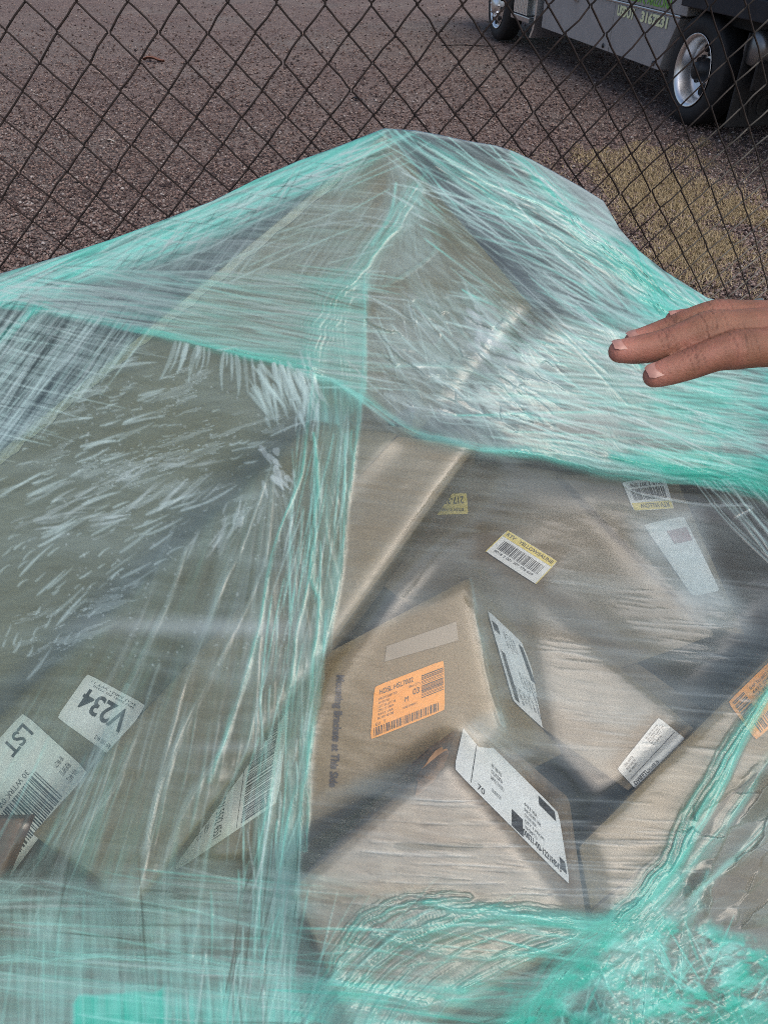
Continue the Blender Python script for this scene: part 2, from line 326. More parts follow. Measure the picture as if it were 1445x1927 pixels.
Fs, *_ = carton('flat grey carton edge lying behind the narrow slanting carton', [(955, 1084), (1020, 1118), (1420, 1405), (1330, 1395)], .075, .1, 'card_grey')
Gb, Gpl, *_ = carton('long tan carton at lower right with orange label at its upper end', [(1505, 1176), (1088, 1593), (1112, 1720), (1570, 1330)], [.012, .012, -.01, -.01], .14, 'card')
st, q = sticker(Gb, pq(Gpl, (1367, 1322), (1480, 1212), (1530, 1290), (1420, 1394)), 'paper_orange', 'orange_label')
mb = MB(); q_bars(mb, q, .04, .08, .22, .6, 12, True, 3); q_lines(mb, q, .3, .1, .9, .6, 5, 4); q_bars(mb, q, .1, .72, .9, .95, 30, seed=5); ink(mb, st)
carton('brown carton below the long tan carton at lower right', [(1112, 1716), (1575, 1330), (1700, 1900), (1180, 2160)], [-.01, -.01, .0, .0], .2, 'card_grey')
carton('grey brown carton lying under the film at the lower left', [(-160, 1590), (600, 1600), (720, 2170), (-220, 2170)], [.02, .02, .0, .0], .2, 'card_grey')
carton('brown carton beneath the scuffed one at the bottom edge', [(560, 1690), (1300, 1690), (1500, 2170), (560, 2170)], .035, .2, 'card_grey')
RBo, *_ = carton('small reddish brown carton corner at the left edge', [(-120, 1540), (44, 1540), (0, 1660), (-90, 1720)], [-.05, -.05, -.045, -.045], .05, 'card_red')
carton('wide carton lying deepest, seen only in the gaps under the heaped cartons', [(250, 500), (1500, 700), (1650, 1800), (-50, 1800)], .19, .45, 'card_grey')
# ------------------------------------------------------------------ ground
def ground_at(px, py):
    r = ray(px, py); return CAM + r * (CAMH / -r[..., 2:3])
g = NG('gravel_ground'); o = g.oc()
vor = g.n('TexVoronoi', Vector=o, Scale=55, Randomness=1.0)
vor2 = g.n('TexVoronoi', Vector=o, Scale=130, Randomness=1.0)
patch = g.noise(o, .55, 5, .6); fine = g.noise(o, 60, 4)
c = g.ramp(g.n('SeparateColor', Color=vor.outputs['Color']).outputs[0], [(0, (.022, .017, .017)), (.3, (.11, .074, .064)), (.6, (.20, .138, .118)), (.9, (.25, .20, .185)), (1, (.5, .46, .43))])
c2 = g.ramp(g.n('SeparateColor', Color=vor2.outputs['Color']).outputs[1], [(0, (.03, .024, .024)), (.6, (.13, .10, .096)), (1, (.28, .24, .23))])
c = g.mix(.5, c, c2)
dirt = g.ramp(patch, [(.38, (.255, .18, .145)), (.62, (.21, .186, .165))])
c = g.mix(g.ramp(patch, [(.40, (.12, .12, .12)), (.66, (.5, .5, .5))]), c, dirt)
c = g.mix(.8, c, g.ramp(g.noise(o, 17, 5, .75), [(.3, (.28, .27, .27)), (.7, (.72, .72, .71))]), 'OVERLAY')
c = g.mix(.6, c, g.ramp(g.noise(o, 1.7, 4, .6), [(.35, (.4, .4, .41)), (.65, (.6, .595, .59))]), 'OVERLAY')
M['ground'] = g.fin(c, .9, g.bump(g.math('ADD', vor.outputs['Distance'], fine), .8, .012), spec=.2)
N = 60; xs = np.sign(np.linspace(-1, 1, N)) * np.abs(np.linspace(-1, 1, N)) ** 2.2 * 150
gx, gy = np.meshgrid(xs, xs + 6); gz = .012 * np.sin(gx * 1.3 + 1) * np.cos(gy * .9) * np.exp(-(gx ** 2 + gy ** 2) / 800)
idx = np.arange(N * N).reshape(N, N)
go = big('gravel_ground', np.stack([gx, gy, gz - .012], -1).reshape(-1, 3), np.stack([idx[:-1, :-1], idx[:-1, 1:], idx[1:, 1:], idx[1:, :-1]], -1).reshape(-1, 4), M['ground'], smooth=True)
tag(go, 'reddish brown gravel yard behind the fence', 'ground', kind='structure')
# loose stones
g = NG('stone'); at_ = g.n('Attribute', _attribute_name='tone').outputs['Fac']
M['stone'] = g.fin(g.ramp(at_, [(0, (.035, .026, .026)), (.4, (.16, .108, .094)), (.75, (.265, .195, .168)), (.95, (.27, .23, .21)), (1, (.42, .38, .36))]), .85, spec=.2)
n = 120000
yy = np.minimum(2.8 + 3.6 * rng.exponential(1., n) ** .9, 60); xx = (rng.random(n) * 2 - 1) * (yy * .56 + .35) + .02
rad = (.0045 + .0095 * rng.random(n) ** 2.4) * np.clip(.85 + .06 * yy, 0, 1.8)
octv = np.array([[1, 0, 0], [0, 1, 0], [-1, 0, 0], [0, -1, 0], [0, 0, .7], [0, 0, -.5]])
a = rng.random(n) * 6.283; ca, sa = np.cos(a), np.sin(a); sc = .6 + .8 * rng.random((n, 6, 3))
v = octv[None] * sc * rad[:, None, None]
v = np.stack([v[..., 0] * ca[:, None] - v[..., 1] * sa[:, None], v[..., 0] * sa[:, None] + v[..., 1] * ca[:, None], v[..., 2]], -1)
v += np.stack([xx, yy, np.full(n, .001)], -1)[:, None]
fo = np.array([[0, 1, 4], [1, 2, 4], [2, 3, 4], [3, 0, 4], [1, 0, 5], [2, 1, 5], [3, 2, 5], [0, 3, 5]])
so = big('loose_gravel', v.reshape(-1, 3), (np.arange(n)[:, None, None] * 6 + fo[None]).reshape(-1, 3), M['stone'], k=3)
tag(so, 'loose reddish gravel stones scattered over the yard', 'gravel', kind='stuff')
atr = so.data.attributes.new('tone', 'FLOAT', 'POINT'); atr.data.foreach_set('value', np.repeat(rng.random(n) ** 1.2, 6).astype(np.float32))
# dry grass strip
def vnoise(u, v, seed=0):
    u = np.asarray(u, np.float32); v = np.asarray(v, np.float32); i = np.floor(u).astype(np.int64); j = np.floor(v).astype(np.int64)
    fu, fv = u - i, v - j; fu = fu * fu * (3 - 2 * fu); fv = fv * fv * (3 - 2 * fv)
    def h(a, b):
        x = (a * 374761393 + b * 668265263 + seed * 1442695041) & 0xffffffff
        x = ((x ^ (x >> 13)) * 1274126177) & 0xffffffff; x = x ^ (x >> 16)
        return (x & 0xffff).astype(np.float32) / 65535
    return (h(i, j) * (1 - fu) + h(i + 1, j) * fu) * (1 - fv) + (h(i, j + 1) * (1 - fu) + h(i + 1, j + 1) * fu) * fv
def fbm(u, v, seed=0, o=4, l=2.0, g_=.55):
    s = 0; a_ = 1; t = 0
    for k in range(o): s = s + a_ * vnoise(u * l ** k, v * l ** k, seed + 17 * k); t += a_; a_ *= g_
    return s / t
g = NG('dry_grass'); at_ = g.n('Attribute', _attribute_name='tone').outputs['Fac']
M['grass'] = g.fin(g.ramp(at_, [(0, (.17, .135, .078)), (.4, (.30, .235, .13)), (.75, (.43, .34, .205)), (1, (.6, .52, .36))]), .8, spec=.2)
n = 190000
gpx = 860 + 720 * rng.random(n); gpy = 255 + 320 * rng.random(n); gp = ground_at(gpx, gpy)
edge = 285 - 30 * (gpx - 1000) / 445 + 14 * (fbm(gpx / 40, gpy / 40, 3) - .5) * 4
pat = fbm(gp[:, 0] * 2.2, gp[:, 1] * 1.1, 5)
keep = (gpy > edge) & (rng.random(n) < np.clip((pat - .38) * 4.2, .04, 1) * np.clip((560 - gpy) / 80, .12, 1) * np.clip((gpx - 860) / 120, 0, 1) * .9)
gp = gp[keep]; n = len(gp); hh = (.006 + .022 * rng.random(n)) * (.6 + .8 * pat[keep]); an = rng.random(n) * 6.283; ln = rng.random(n) * .05
wd = .0018 + .002 * rng.random(n); dx, dy = np.cos(an), np.sin(an)
b0 = gp + np.stack([dy * wd, -dx * wd, 0 * wd], -1); b1 = gp - np.stack([dy * wd, -dx * wd, 0 * wd], -1); tp = gp + np.stack([dx * ln, dy * ln, hh], -1)
gro = big('dry_grass', np.stack([b0, b1, tp], 1).reshape(-1, 3), np.arange(3 * n).reshape(-1, 3), M['grass'], k=3)
tag(gro, 'strip of short dry yellow grass between fence and gravel', 'grass', kind='stuff')
atr = gro.data.attributes.new('tone', 'FLOAT', 'POINT'); atr.data.foreach_set('value', np.repeat(np.clip(rng.random(n) * .7 + .3 * rng.random(n), 0, 1), 3).astype(np.float32))
# litter
def flake(name, label, cat, px, py, L, Wd, ang, mat, lift=.012):
    c0 = ground_at(np.array(px), np.array(py)); mb = MB(); n_ = 10
    ca_, sa_ = math.cos(ang), math.sin(ang); top = []; 
    for t in np.linspace(0, 1, n_):
        wd_ = Wd * math.sin(math.pi * min(max(t, .04), .96)) ** .7 * (1 + .25 * math.sin(9 * t)); x = (t - .5) * L
        for s_ in (-1, 0, 1): top.append((x, s_ * wd_, lift * (.3 + abs(s_) * .8 + .7 * math.sin(5 * t))))
    V = [(c0[0] + x * ca_ - y * sa_, c0[1] + x * sa_ + y * ca_, z) for x, y, z in top]; V += [(x, y, z - .002) for x, y, z in V]
    m_ = n_ * 3; Fc = []
    for i in range(n_ - 1):
        for j in range(2):
            q_ = (i * 3 + j, i * 3 + j + 1, i * 3 + j + 4, i * 3 + j + 3); Fc += [q_, tuple(k + m_ for k in q_[::-1])]
    return tag(mb.add(V, Fc).build(name, mat, origin=(c0[0], c0[1], 0), smooth=True), label, cat)
M['leaf'] = simple('dead_leaf', (.16, .07, .045), .7, var=.5); M['black'] = simple('black_rubber', (.012, .012, .013), .55, var=.4, bump=.2)
M['pale'] = simple('pale_scrap', (.36, .34, .31), .8)
flake('dead_leaf', 'reddish brown curled leaf on the gravel at upper left', 'leaf', 290, 115, .27, .05, .05, M['leaf'], .03)
flake('plastic_scrap', 'black scrap lying on gravel above the peak of the film', 'scrap', 672, 188, .12, .04, -.3, M['black'], .015)
flake('pale_scrap', 'small pale scrap of paper on the gravel at left', 'scrap', 210, 267, .07, .02, .1, M['pale'])
flake('twig', 'thin dark twig on the gravel left of the tow truck', 'twig', 880, 87, .75, .008, .05, M['black'], .012)

# ------------------------------------------------------------------ chain-link fence
def fence_pt(i, k):
    ti = i / 10; ke = k if k < 16 else 16 + (k - 16) * .2
    return np.array([-.5155 + .6869 * ti - .0293 * ti * ti + (-.0003 + .0007 * ti) * ke, 1.1966 + .0484 * ti + .0218 * ti * ti + (-.0009 + .0078 * ti) * ke, 1.5039 - .0128 * ti - .0359 * k])
g = NG('rusty_wire'); o = g.oc(); at_ = g.n('Attribute', _attribute_name='lit_zinc').outputs['Fac']
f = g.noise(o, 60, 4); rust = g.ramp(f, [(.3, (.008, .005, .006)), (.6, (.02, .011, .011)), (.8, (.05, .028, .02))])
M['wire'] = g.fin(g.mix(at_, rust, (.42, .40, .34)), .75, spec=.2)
i0, i1, k0, k1 = -6, 32, -8, 40
fe = empty('chain_link_fence', tuple(fence_pt(13, 0)[:2]) + (0,)); tag(fe, 'rusty brown chain-link fence standing behind the wrapped heap', 'fence')
V, Q, Z = [], [], []
NS = 6; ang = np.arange(NS) * 2 * math.pi / NS
for j2 in range(2 * i0, 2 * i1):
    pts = []; base = j2 / 2
    par = 0 if j2 % 2 == 0 else 1          # which knot rows lie on the wire's left side
    r_ = random.Random(j2)
    for k in range(k0, k1 + 1):
        left = ((k - k0 + k0) % 2 == par)
        c0 = fence_pt(base + (0 if left else .5), k) + np.array([r_.gauss(0, .0007), 0, r_.gauss(0, .0007)])
        up, dn = fence_pt(base + (.5 if left else 0), k - 1), fence_pt(base + (.5 if left else 0), k + 1)
        s_ = .0016 if left else -.0016
        pts += [c0 + (up - c0) * .10 + (0, s_ * .2, 0), c0 + np.array([0.0012 if left else -.0012, s_, .002]), c0 + np.array([0.0012 if left else -.0012, -s_, -.002]), c0 + (dn - c0) * .10 - (0, s_ * .2, 0),
                (c0 + dn) / 2 + np.array([r_.gauss(0, .0009), r_.gauss(0, .001), 0])]
    pts = np.array(pts); t = np.gradient(pts, axis=0); t /= np.linalg.norm(t, axis=1, keepdims=True)
    a = np.cross(t, [0, 1., 0]); a /= np.linalg.norm(a, axis=1, keepdims=True); b = np.cross(t, a)
    off0 = sum(len(x) for x in V)
    V.append((pts[:, None] + .0014 * (np.cos(ang)[None, :, None] * a[:, None] + np.sin(ang)[None, :, None] * b[:, None])).reshape(-1, 3))
    m_ = len(pts); ii = np.arange(m_ - 1)[:, None] * NS + np.arange(NS)[None]; jn = np.arange(m_ - 1)[:, None] * NS + (np.arange(NS)[None] + 1) % NS
    Q.append((np.stack([ii, jn, jn + NS, ii + NS], -1) + off0).reshape(-1, 4))
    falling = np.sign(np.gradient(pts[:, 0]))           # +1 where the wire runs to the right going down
    zc = np.clip((pts[:, 0] - .50) / .30, 0, 1) * np.where(falling < 0, .85, .15) * (.6 + .4 * rng.random(m_)) + .04  # one wire direction painted paler, as lit zinc, toward the right
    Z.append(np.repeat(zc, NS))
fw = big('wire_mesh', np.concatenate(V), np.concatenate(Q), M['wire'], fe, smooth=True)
atr = fw.data.attributes.new('lit_zinc', 'FLOAT', 'POINT'); atr.data.foreach_set('value', np.concatenate(Z).astype(np.float32))
M['galv'] = simple('galvanised_steel', (.32, .31, .29), .45, .7, .2, 12)
a_, b_ = fence_pt(-6, -8.6), fence_pt(32, -8.6)
MB().tube([fence_pt(i, -8.6) for i in range(-6, 33, 2)], .021, 12).build('top_rail', M['galv'], fe, smooth=True)
for i in (-6, 32):
    p = fence_pt(i, -8) + np.array([0, .035, 0]); MB().tube([(p[0], p[1], -.1), (p[0], p[1], 1.9)], .03, 14).build('post', M['galv'], fe, smooth=True)

# ------------------------------------------------------------------ tow truck
TR = np.array([2.74978, 7.42024, 0]); TF = np.array([-.21531, .97655, 0]); TL = np.array([-.97655, -.21531, 0]); UP = np.array([0, 0, 1.])
def T(s, z, w=0.): return TR + TF * s + UP * z + TL * w      # s forward, w outward to the near side
truck = empty('tow_truck', tuple(TR)); tag(truck, 'grey and green flatbed tow truck parked on the gravel', 'truck')
M['grey'] = simple('grey_panel', (.40, .40, .40), .38, .25, .1, 6)
M['trim'] = simple('bright_trim', (.55, .56, .58), .25, .9, .1, 20)
M['green'] = simple('green_paint', (.10, .5, .06), .3, 0, .15, 5)
M['alu'] = simple('polished_aluminium', (.86, .86, .85), .34, 1., .12, 14)
M['tyre'] = simple('tyre_rubber', (.018, .018, .019), .7, 0, .35, 25, .2)
M['chassis'] = simple('chassis_black', (.008, .008, .009), .7, 0, .3, 10)
M['bed'] = simple('bed_steel', (.02, .024, .034), .5, .3, .3, 8)
M['hub'] = simple('greasy_hub', (.035, .037, .04), .45, .5, .4, 30)
M['txt'] = simple('lettering', (.88, .92, .55), .5, 0, .1); M['gtxt'] = simple('green_lettering', (.22, .5, .08), .5, 0, .2)
M['steel'] = simple('weathered_steel', (.28, .28, .28), .4, .8, .25, 10)
def tbox(s0, s1, z0, z1, w0, w1, name, mat, parent=truck, bevel=.008):
    return MB().frame(T((s0 + s1) / 2, (z0 + z1) / 2, (w0 + w1) / 2), TF * (s1 - s0) / 2, TL * (w1 - w0) / 2, UP * (z1 - z0) / 2).build(name, mat, parent, bevel=bevel)
def wheel(s, w, dish, name='wheel', holes=8, R=.43):
    c = T(s, R, w); wo = empty(name, tuple(c)); wo.parent = truck; wo.location = tuple(c - TR)
    tw = .27
    MB().lathe([(-tw, .27), (-tw, .33), (-tw + .02, .40), (-tw + .05, .425), (-.05, .43), (-.02, .418), (0.004, .37), (.006, .33), (0, .292), (-.012, .275)], c, TL, 56).build('tyre', M['tyre'], wo, smooth=True)
    if dish:   # dual rear wheel, deep dish towards the viewer
        pr = [(.0, .278), (.006, .285), (.008, .278), (-.01, .258), (-.03, .246), (-.12, .235), (-.155, .222), (-.168, .20), (-.165, .15), (-.14, .10), (-.135, .02)]
    else:
        pr = [(.0, .278), (.006, .285), (.008, .276), (-.008, .262), (-.02, .25), (-.03, .235), (.005, .2), (.03, .15), (.035, .1), (.06, .095), (.075, .06), (.078, .005)]
    rim = MB().lathe(pr, c, TL, 56).build('rim', M['alu'], wo, smooth=True)
    a = np.cross(TL, UP); dpt = -.158 if dish else .012; rr = .182 if dish else .2
    for k in range(holes if w > -.1 else 0):
        mb = MB()
        q = 2 * math.pi * (k + .3) / holes; cc = c + TL * dpt + rr * (math.cos(q) * a + math.sin(q) * UP)
        mb.lathe([(-.01, .03), (.006, .03), (.0075, .024), (.006, .0)], cc, TL, 14)
        mb.build('hand_hole', M['chassis'], wo, smooth=True)
    n_ = 8 if dish else 10
    for k in range(n_ if w > -.1 else 0):
        mb = MB()
        q = 2 * math.pi * k / n_; cc = c + TL * (-.155 if dish else .02) + (.125 if dish else .14) * (math.cos(q) * a + math.sin(q) * UP)
        mb.lathe([(-.02, .018), (.03, .018), (.036, .01), (.036, .0)], cc, TL, 6)
        mb.build('lug_nut', M['hub'] if dish else M['alu'], wo)
    if dish: MB().lathe([(-.2, .095), (-.1, .09), (-.09, .075), (-.03, .07), (-.02, .055), (-.018, .0)], c, TL, 24).build('hub', M['hub'], wo, smooth=True)
    return wo
wheel(.13, -.01, True); wheel(.13, -.33, True); wheel(.13, -2.0, True); wheel(5.27, .02, False, holes=10); wheel(5.27, -1.95, False, holes=10)
# side toolbox panels: profile with a wheel-arch cut at the rear
def side_panel(s_front, s_rear, name, arch=False, z0=.345, z1=.775, w=-.005):
    top = [(s_front, z0), (s_front, z1)]
    if arch: prof = top + [(.50, z1), (.545, .70), (.585, .62), (.625, .54), (.66, .45), (.695, z0)]
    else: prof = top + [(s_rear, z1), (s_rear, z0)]
    n_ = len(prof); Vv = [T(s, z, w) for s, z in prof] + [T(s, z, w - .45) for s, z in prof]
    return MB().add(Vv, [tuple(range(n_)), tuple(range(2 * n_ - 1, n_ - 1, -1))] + [(i, (i + 1) % n_, (i + 1) % n_ + n_, i + n_) for i in range(n_)]).build(name, M['grey'], truck, bevel=.006)
fp_ = side_panel(3.66, 1.785, 'side_panel'); rp_ = side_panel(1.772, .6, 'side_panel', True)
tbox(3.66, .49, .777, .80, -.45, .008, 'trim_rail', M['trim'])
tbox(3.66, .40, .802, 1.02, -.45, .0, 'upper_panel', M['grey'])
lt = MB(); lq = lambda s0, z1, s1, z0, w=.001: Quad([T(s0, z1, w), T(s1, z1, w), T(s1, z0, w), T(s0, z0, w)])
q = lq(1.70, .768, 1.34, .675); q_text(lt, q, 'USDOT', 0, 0, 1, 1, .045, .002); q = lq(1.20, .768, .685, .675); q_text(lt, q, '3167231', 0, 0, 1, 1, .045, .002); mk('lettering', lt.V, lt.F, M['txt'], rp_)
lt = MB(); q = lq(1.62, .90, .655, .812); q_text(lt, q, 'TUCSON, ARIZONA', 0, 0, 1, 1, .02, .004); mk('lettering', lt.V, lt.F, M['gtxt'], truck)
lt = MB(); q = lq(1.66, .935, .62, .806, .001); q_rect(lt, q, 0, 0, 1, 1, .0015); mk('lettering_outline', lt.V, lt.F, M['txt'], truck) if False else None
# latch, bolts, hinge
lb = MB(); lb.frame(T(2.72, .755, .006), TF * .05, TL * .008, UP * .052); lb.build('latch', M['trim'], fp_, bevel=.004); MB().frame(T(2.72, .74, .016), TF * .018, TL * .006, UP * .03).build('latch_handle', M['chassis'], fp_, bevel=.003)
for s in (1.9, .80): MB().lathe([(0, .022), (.008, .02), (.01, 0)], T(s, .385, .0), TL, 12).build('bolt', M['hub'], truck, smooth=True)
# dark chassis and bed
tbox(5.9, -1.9, .50, .78, -1.5, -.55, 'chassis', M['chassis']); tbox(3.6, .8, .42, .72, -.98, -.5, 'fuel_tank', M['chassis'])
tbox(4.0, -2.4, 1.03, 1.16, -2.35, .06, 'bed', M['bed']); tbox(.42, -2.4, .885, 1.028, -.12, .065, 'bed_rail', M['bed']); tbox(.36, -2.4, .78, 1.0, -.5, -.14, 'inner_rail', M['chassis'])
MB().frame(T(-.8, 1.09, .075), TF * 1.4, TL * .01, UP * .02).build('reflective_strip', M['leaf'], truck)
# mud flap, tail bracket and exhaust tank behind the wheel
mf = tbox(-.55, -.57, .12, .80, -.62, -.0, 'mud_flap', M['tyre'])
qq = Quad([T(-.575, .36, -.06), T(-.575, .36, -.58), T(-.575, .20, -.58), T(-.575, .20, -.06)]); lt = MB(); q_text(lt, qq, 'WORK', 0, 0, 1, 1, .02, .003); mk('lettering', lt.V, lt.F, M['hub'], mf)
MB().lathe([(-.5, .0), (-.5, .12), (-.03, .125), (0, .11), (.005, 0)], T(-.62, .70, -.02), TL, 28).build('air_tank', M['steel'], truck, smooth=True)
tbox(-.72, -.74, .42, .62, -.4, -.02, 'tail_plate', M['hub'])
# cab: body, steps, fender
cp = [(3.95, .62), (3.95, 2.35), (4.3, 2.5), (5.2, 2.4), (5.75, 1.65), (6.7, 1.5), (6.9, 1.2), (6.9, .55), (5.85, .55), (5.8, .8), (5.6, .98), (5.27, 1.03), (4.95, .98), (4.76, .8), (4.72, .62)]
n_ = len(cp); Vv = [T(s, z, -.02) for s, z in cp] + [T(s, z, -2.0) for s, z in cp]
MB().add(Vv, [tuple(range(n_)), tuple(range(2 * n_ - 1, n_ - 1, -1))] + [(i, (i + 1) % n_, (i + 1) % n_ + n_, i + n_) for i in range(n_)]).build('cab', M['green'], truck, bevel=.02)
M['glass'] = simple('cab_glass', (.02, .025, .03), .08, 0, .1); MB().add([T(s, z, -.012) for s, z in ((4.2, 1.65), (5.3, 1.65), (5.05, 2.2), (4.25, 2.25))], [(0, 1, 2, 3)]).build('side_window', M['glass'], truck)
tbox(4.72, 4.05, .34, .40, -.30, .02, 'step', M['trim']); tbox(4.72, 4.05, .60, .65, -.25, .0, 'step', M['trim'])
mb = MB()   # ribbed tank behind the step
for k in range(9): mb.frame(T(4.66 - k * .055, .60, -.06), TF * .018, TL * .06, UP * .19)
mb.build('ribbed_tank', M['alu'], truck, bevel=.006); tbox(4.66, 4.1, .41, .8, -.5, -.13, 'tank_body', M['alu'])
mb = MB(); ar = [(3.72 + .0 * t, z) for t, z in ((0, .25),)]
pts = [(3.98, .20), (3.90, .30), (3.86, .45), (3.86, .62), (3.90, .8)]
for (sa_, za), (sb_, zb) in zip(pts[:-1], pts[1:]):
    mb.add([T(sa_, za, .02), T(sb_, zb, .02), T(sb_, zb, -.5), T(sa_, za, -.5), T(sa_ - .05, za, .02), T(sb_ - .05, zb, .02), T(sb_ - .05, zb, -.5), T(sa_ - .05, za, -.5)], [(0, 1, 2, 3), (7, 6, 5, 4), (0, 4, 5, 1), (2, 6, 7, 3), (0, 3, 7, 4), (1, 5, 6, 2)])
mb.build('fender_guard', M['alu'], truck, smooth=False)

# ------------------------------------------------------------------ reaching hand
g = NG('skin'); o = g.oc(); f1 = g.noise(o, 28, 4); f2 = g.noise(o, 160, 5, .7); f3 = g.noise(o, 700, 3, .7)
c = g.ramp(f1, [(.3, (.185, .083, .05)), (.55, (.262, .122, .076)), (.75, (.33, .155, .10))])
red = g.n('Attribute', _attribute_name='rosy').outputs['Fac']; crs = g.n('Attribute', _attribute_name='crease').outputs['Fac']
c = g.mix(g.math('MULTIPLY', g.ramp(g.noise(o, 45, 3), [(.45, (0, 0, 0)), (.7, (1, 1, 1))]), .5), c, (.42, .165, .125)); c = g.mix(red, c, (.58, .25, .20)); c = g.mix(g.math('MULTIPLY', g.ramp(f2, [(.48, (0, 0, 0)), (.75, (1, 1, 1))]), .35), c, (.20, .095, .062)); c = g.mix(crs, c, (.05, .025, .02))
h = g.math('SUBTRACT', g.math('ADD', g.math('MULTIPLY', f2, .8), g.math('MULTIPLY', f3, .5)), g.math('MULTIPLY', crs, 1.2))
M['skin'] = g.fin(c, .5, g.bump(h, .6, .0013), spec=.35)
M['skin'].node_tree.nodes['Principled BSDF'].inputs['Subsurface Weight'].default_value = .12
M['skin'].node_tree.nodes['Principled BSDF'].inputs['Subsurface Radius'].default_value = (.006, .002, .001)
M['nail'] = simple('fingernail', (.47, .25, .20), .3, 0, .18, 220, .1)
M['sleeve'] = simple('dark_sleeve', (.03, .035, .05), .9, 0, .3, 80, .3)
HD = [  # chains of (px, py, distance, radius mm)
    [(1232, 707, .432, 6.7), (1262, 697, .431, 8.0), (1300, 684, .430, 8.7), (1345, 667, .430, 9.4), (1385, 658, .430, 11.0), (1425, 655, .432, 10.6), (1470, 652, .434, 11.0), (1545, 650, .44, 13)],
    [(1166, 661, .442, 6.6), (1200, 658, .442, 8.0), (1245, 650, .442, 8.8), (1290, 636, .442, 9.6), (1332, 622, .441, 11.2), (1375, 620, .442, 10.8), (1440, 618, .444, 11.5), (1525, 625, .45, 13.5)],
    [(1193, 641, .458, 5.9), (1226, 632, .458, 7.0), (1262, 620, .458, 7.8), (1300, 607, .457, 8.6), (1345, 597, .457, 10.2), (1390, 597, .458, 9.8), (1440, 600, .458, 10.5), (1520, 610, .462, 13)],
    [(1266, 600, .476, 4.8), (1298, 598, .476, 5.8), (1340, 604, .475, 6.5), (1385, 605, .475, 7.8), (1440, 610, .474, 8.5), (1515, 620, .474, 11)],
    [(1500, 742, .425, 8), (1545, 735, .425, 9.5), (1600, 715, .43, 11), (1680, 690, .44, 14)]]
WR = [(1545, 640, .455, 17), (1620, 645, .458, 19), (1700, 650, .462, 21), (1790, 655, .47, 22)]
mb = MB(); SK = []
def ballchain(mb, ch, up=1):
    pts = [P(x, y, np.array(d)) for x, y, d, r in ch]; rs = [r * 1.07 / 1000 for *_, r in ch]
    # spline resample
    pp, rr = [], []
    for a in range(len(pts) - 1):
        p0, p1, p2, p3 = pts[max(a - 1, 0)], pts[a], pts[a + 1], pts[min(a + 2, len(pts) - 1)]
        for t in np.linspace(0, 1, 6, endpoint=False):
            pp.append(.5 * (2 * p1 + (p2 - p0) * t + (2 * p0 - 5 * p1 + 4 * p2 - p3) * t * t + (3 * p1 - p0 - 3 * p2 + p3) * t ** 3)); rr.append(rs[a] * (1 - t) + rs[a + 1] * t)
    pp.append(pts[-1]); rr.append(rs[-1])
    d0 = pp[0] - pp[1]; d0 /= np.linalg.norm(d0); d1 = pp[-1] - pp[-2]; d1 /= np.linalg.norm(d1)
    cap0 = [(pp[0] + d0 * rr[0] * math.sin(q), rr[0] * math.cos(q)) for q in (1.5, 1.2, .85, .45)]
    cap1 = [(pp[-1] + d1 * rr[-1] * math.sin(q), rr[-1] * math.cos(q)) for q in (.45, .85, 1.2, 1.5)]
    mb.tube([c for c, _ in cap0] + pp + [c for c, _ in cap1], [r for _, r in cap0] + rr + [r for _, r in cap1], 18)
for ch in HD: ballchain(mb, ch)
for ch in HD[:4]: ballchain(mb, [ch[-2], ch[-1], (1650, 645 + (ch[-1][1] - 625) * .5, .458, 18), WR[2]])
ballchain(mb, [HD[4][-1], (1720, 670, .455, 16), WR[3]])
ballchain(mb, WR + [(1950, 680, .50, 26), (2200, 760, .58, 36), (2450, 860, .68, 44)])
hand = mb.build('person', M['skin'], origin=tuple(P(1600, 660, np.array(.455))))
md = hand.modifiers.new('r', 'REMESH'); md.mode = 'VOXEL'; md.voxel_size = .0011; md.use_smooth_shade = True
md = hand.modifiers.new('s', 'SMOOTH'); md.factor = .5; md.iterations = 7
bpy.context.view_layer.update()
me2 = bpy.data.meshes.new_from_object(hand.evaluated_get(bpy.context.evaluated_depsgraph_get())); hand.modifiers.clear(); hand.data = me2
me2.polygons.foreach_set('use_smooth', np.ones(len(me2.polygons), bool))
tag(hand, 'bare brown hand reaching in from the right, palm down with fingers spread above the film', 'person')
hv = np.zeros(len(me2.vertices) * 3, np.float32); me2.vertices.foreach_get('co', hv); hv = hv.reshape(-1, 3) + np.array(hand['_o'], np.float32)
rosy = np.zeros(len(hv)); cre = np.zeros(len(hv)); lift = np.zeros(len(hv))
hn = np.zeros(len(me2.vertices) * 3, np.float32); me2.vertex_normals.foreach_get('vector', hn); hn = hn.reshape(-1, 3)
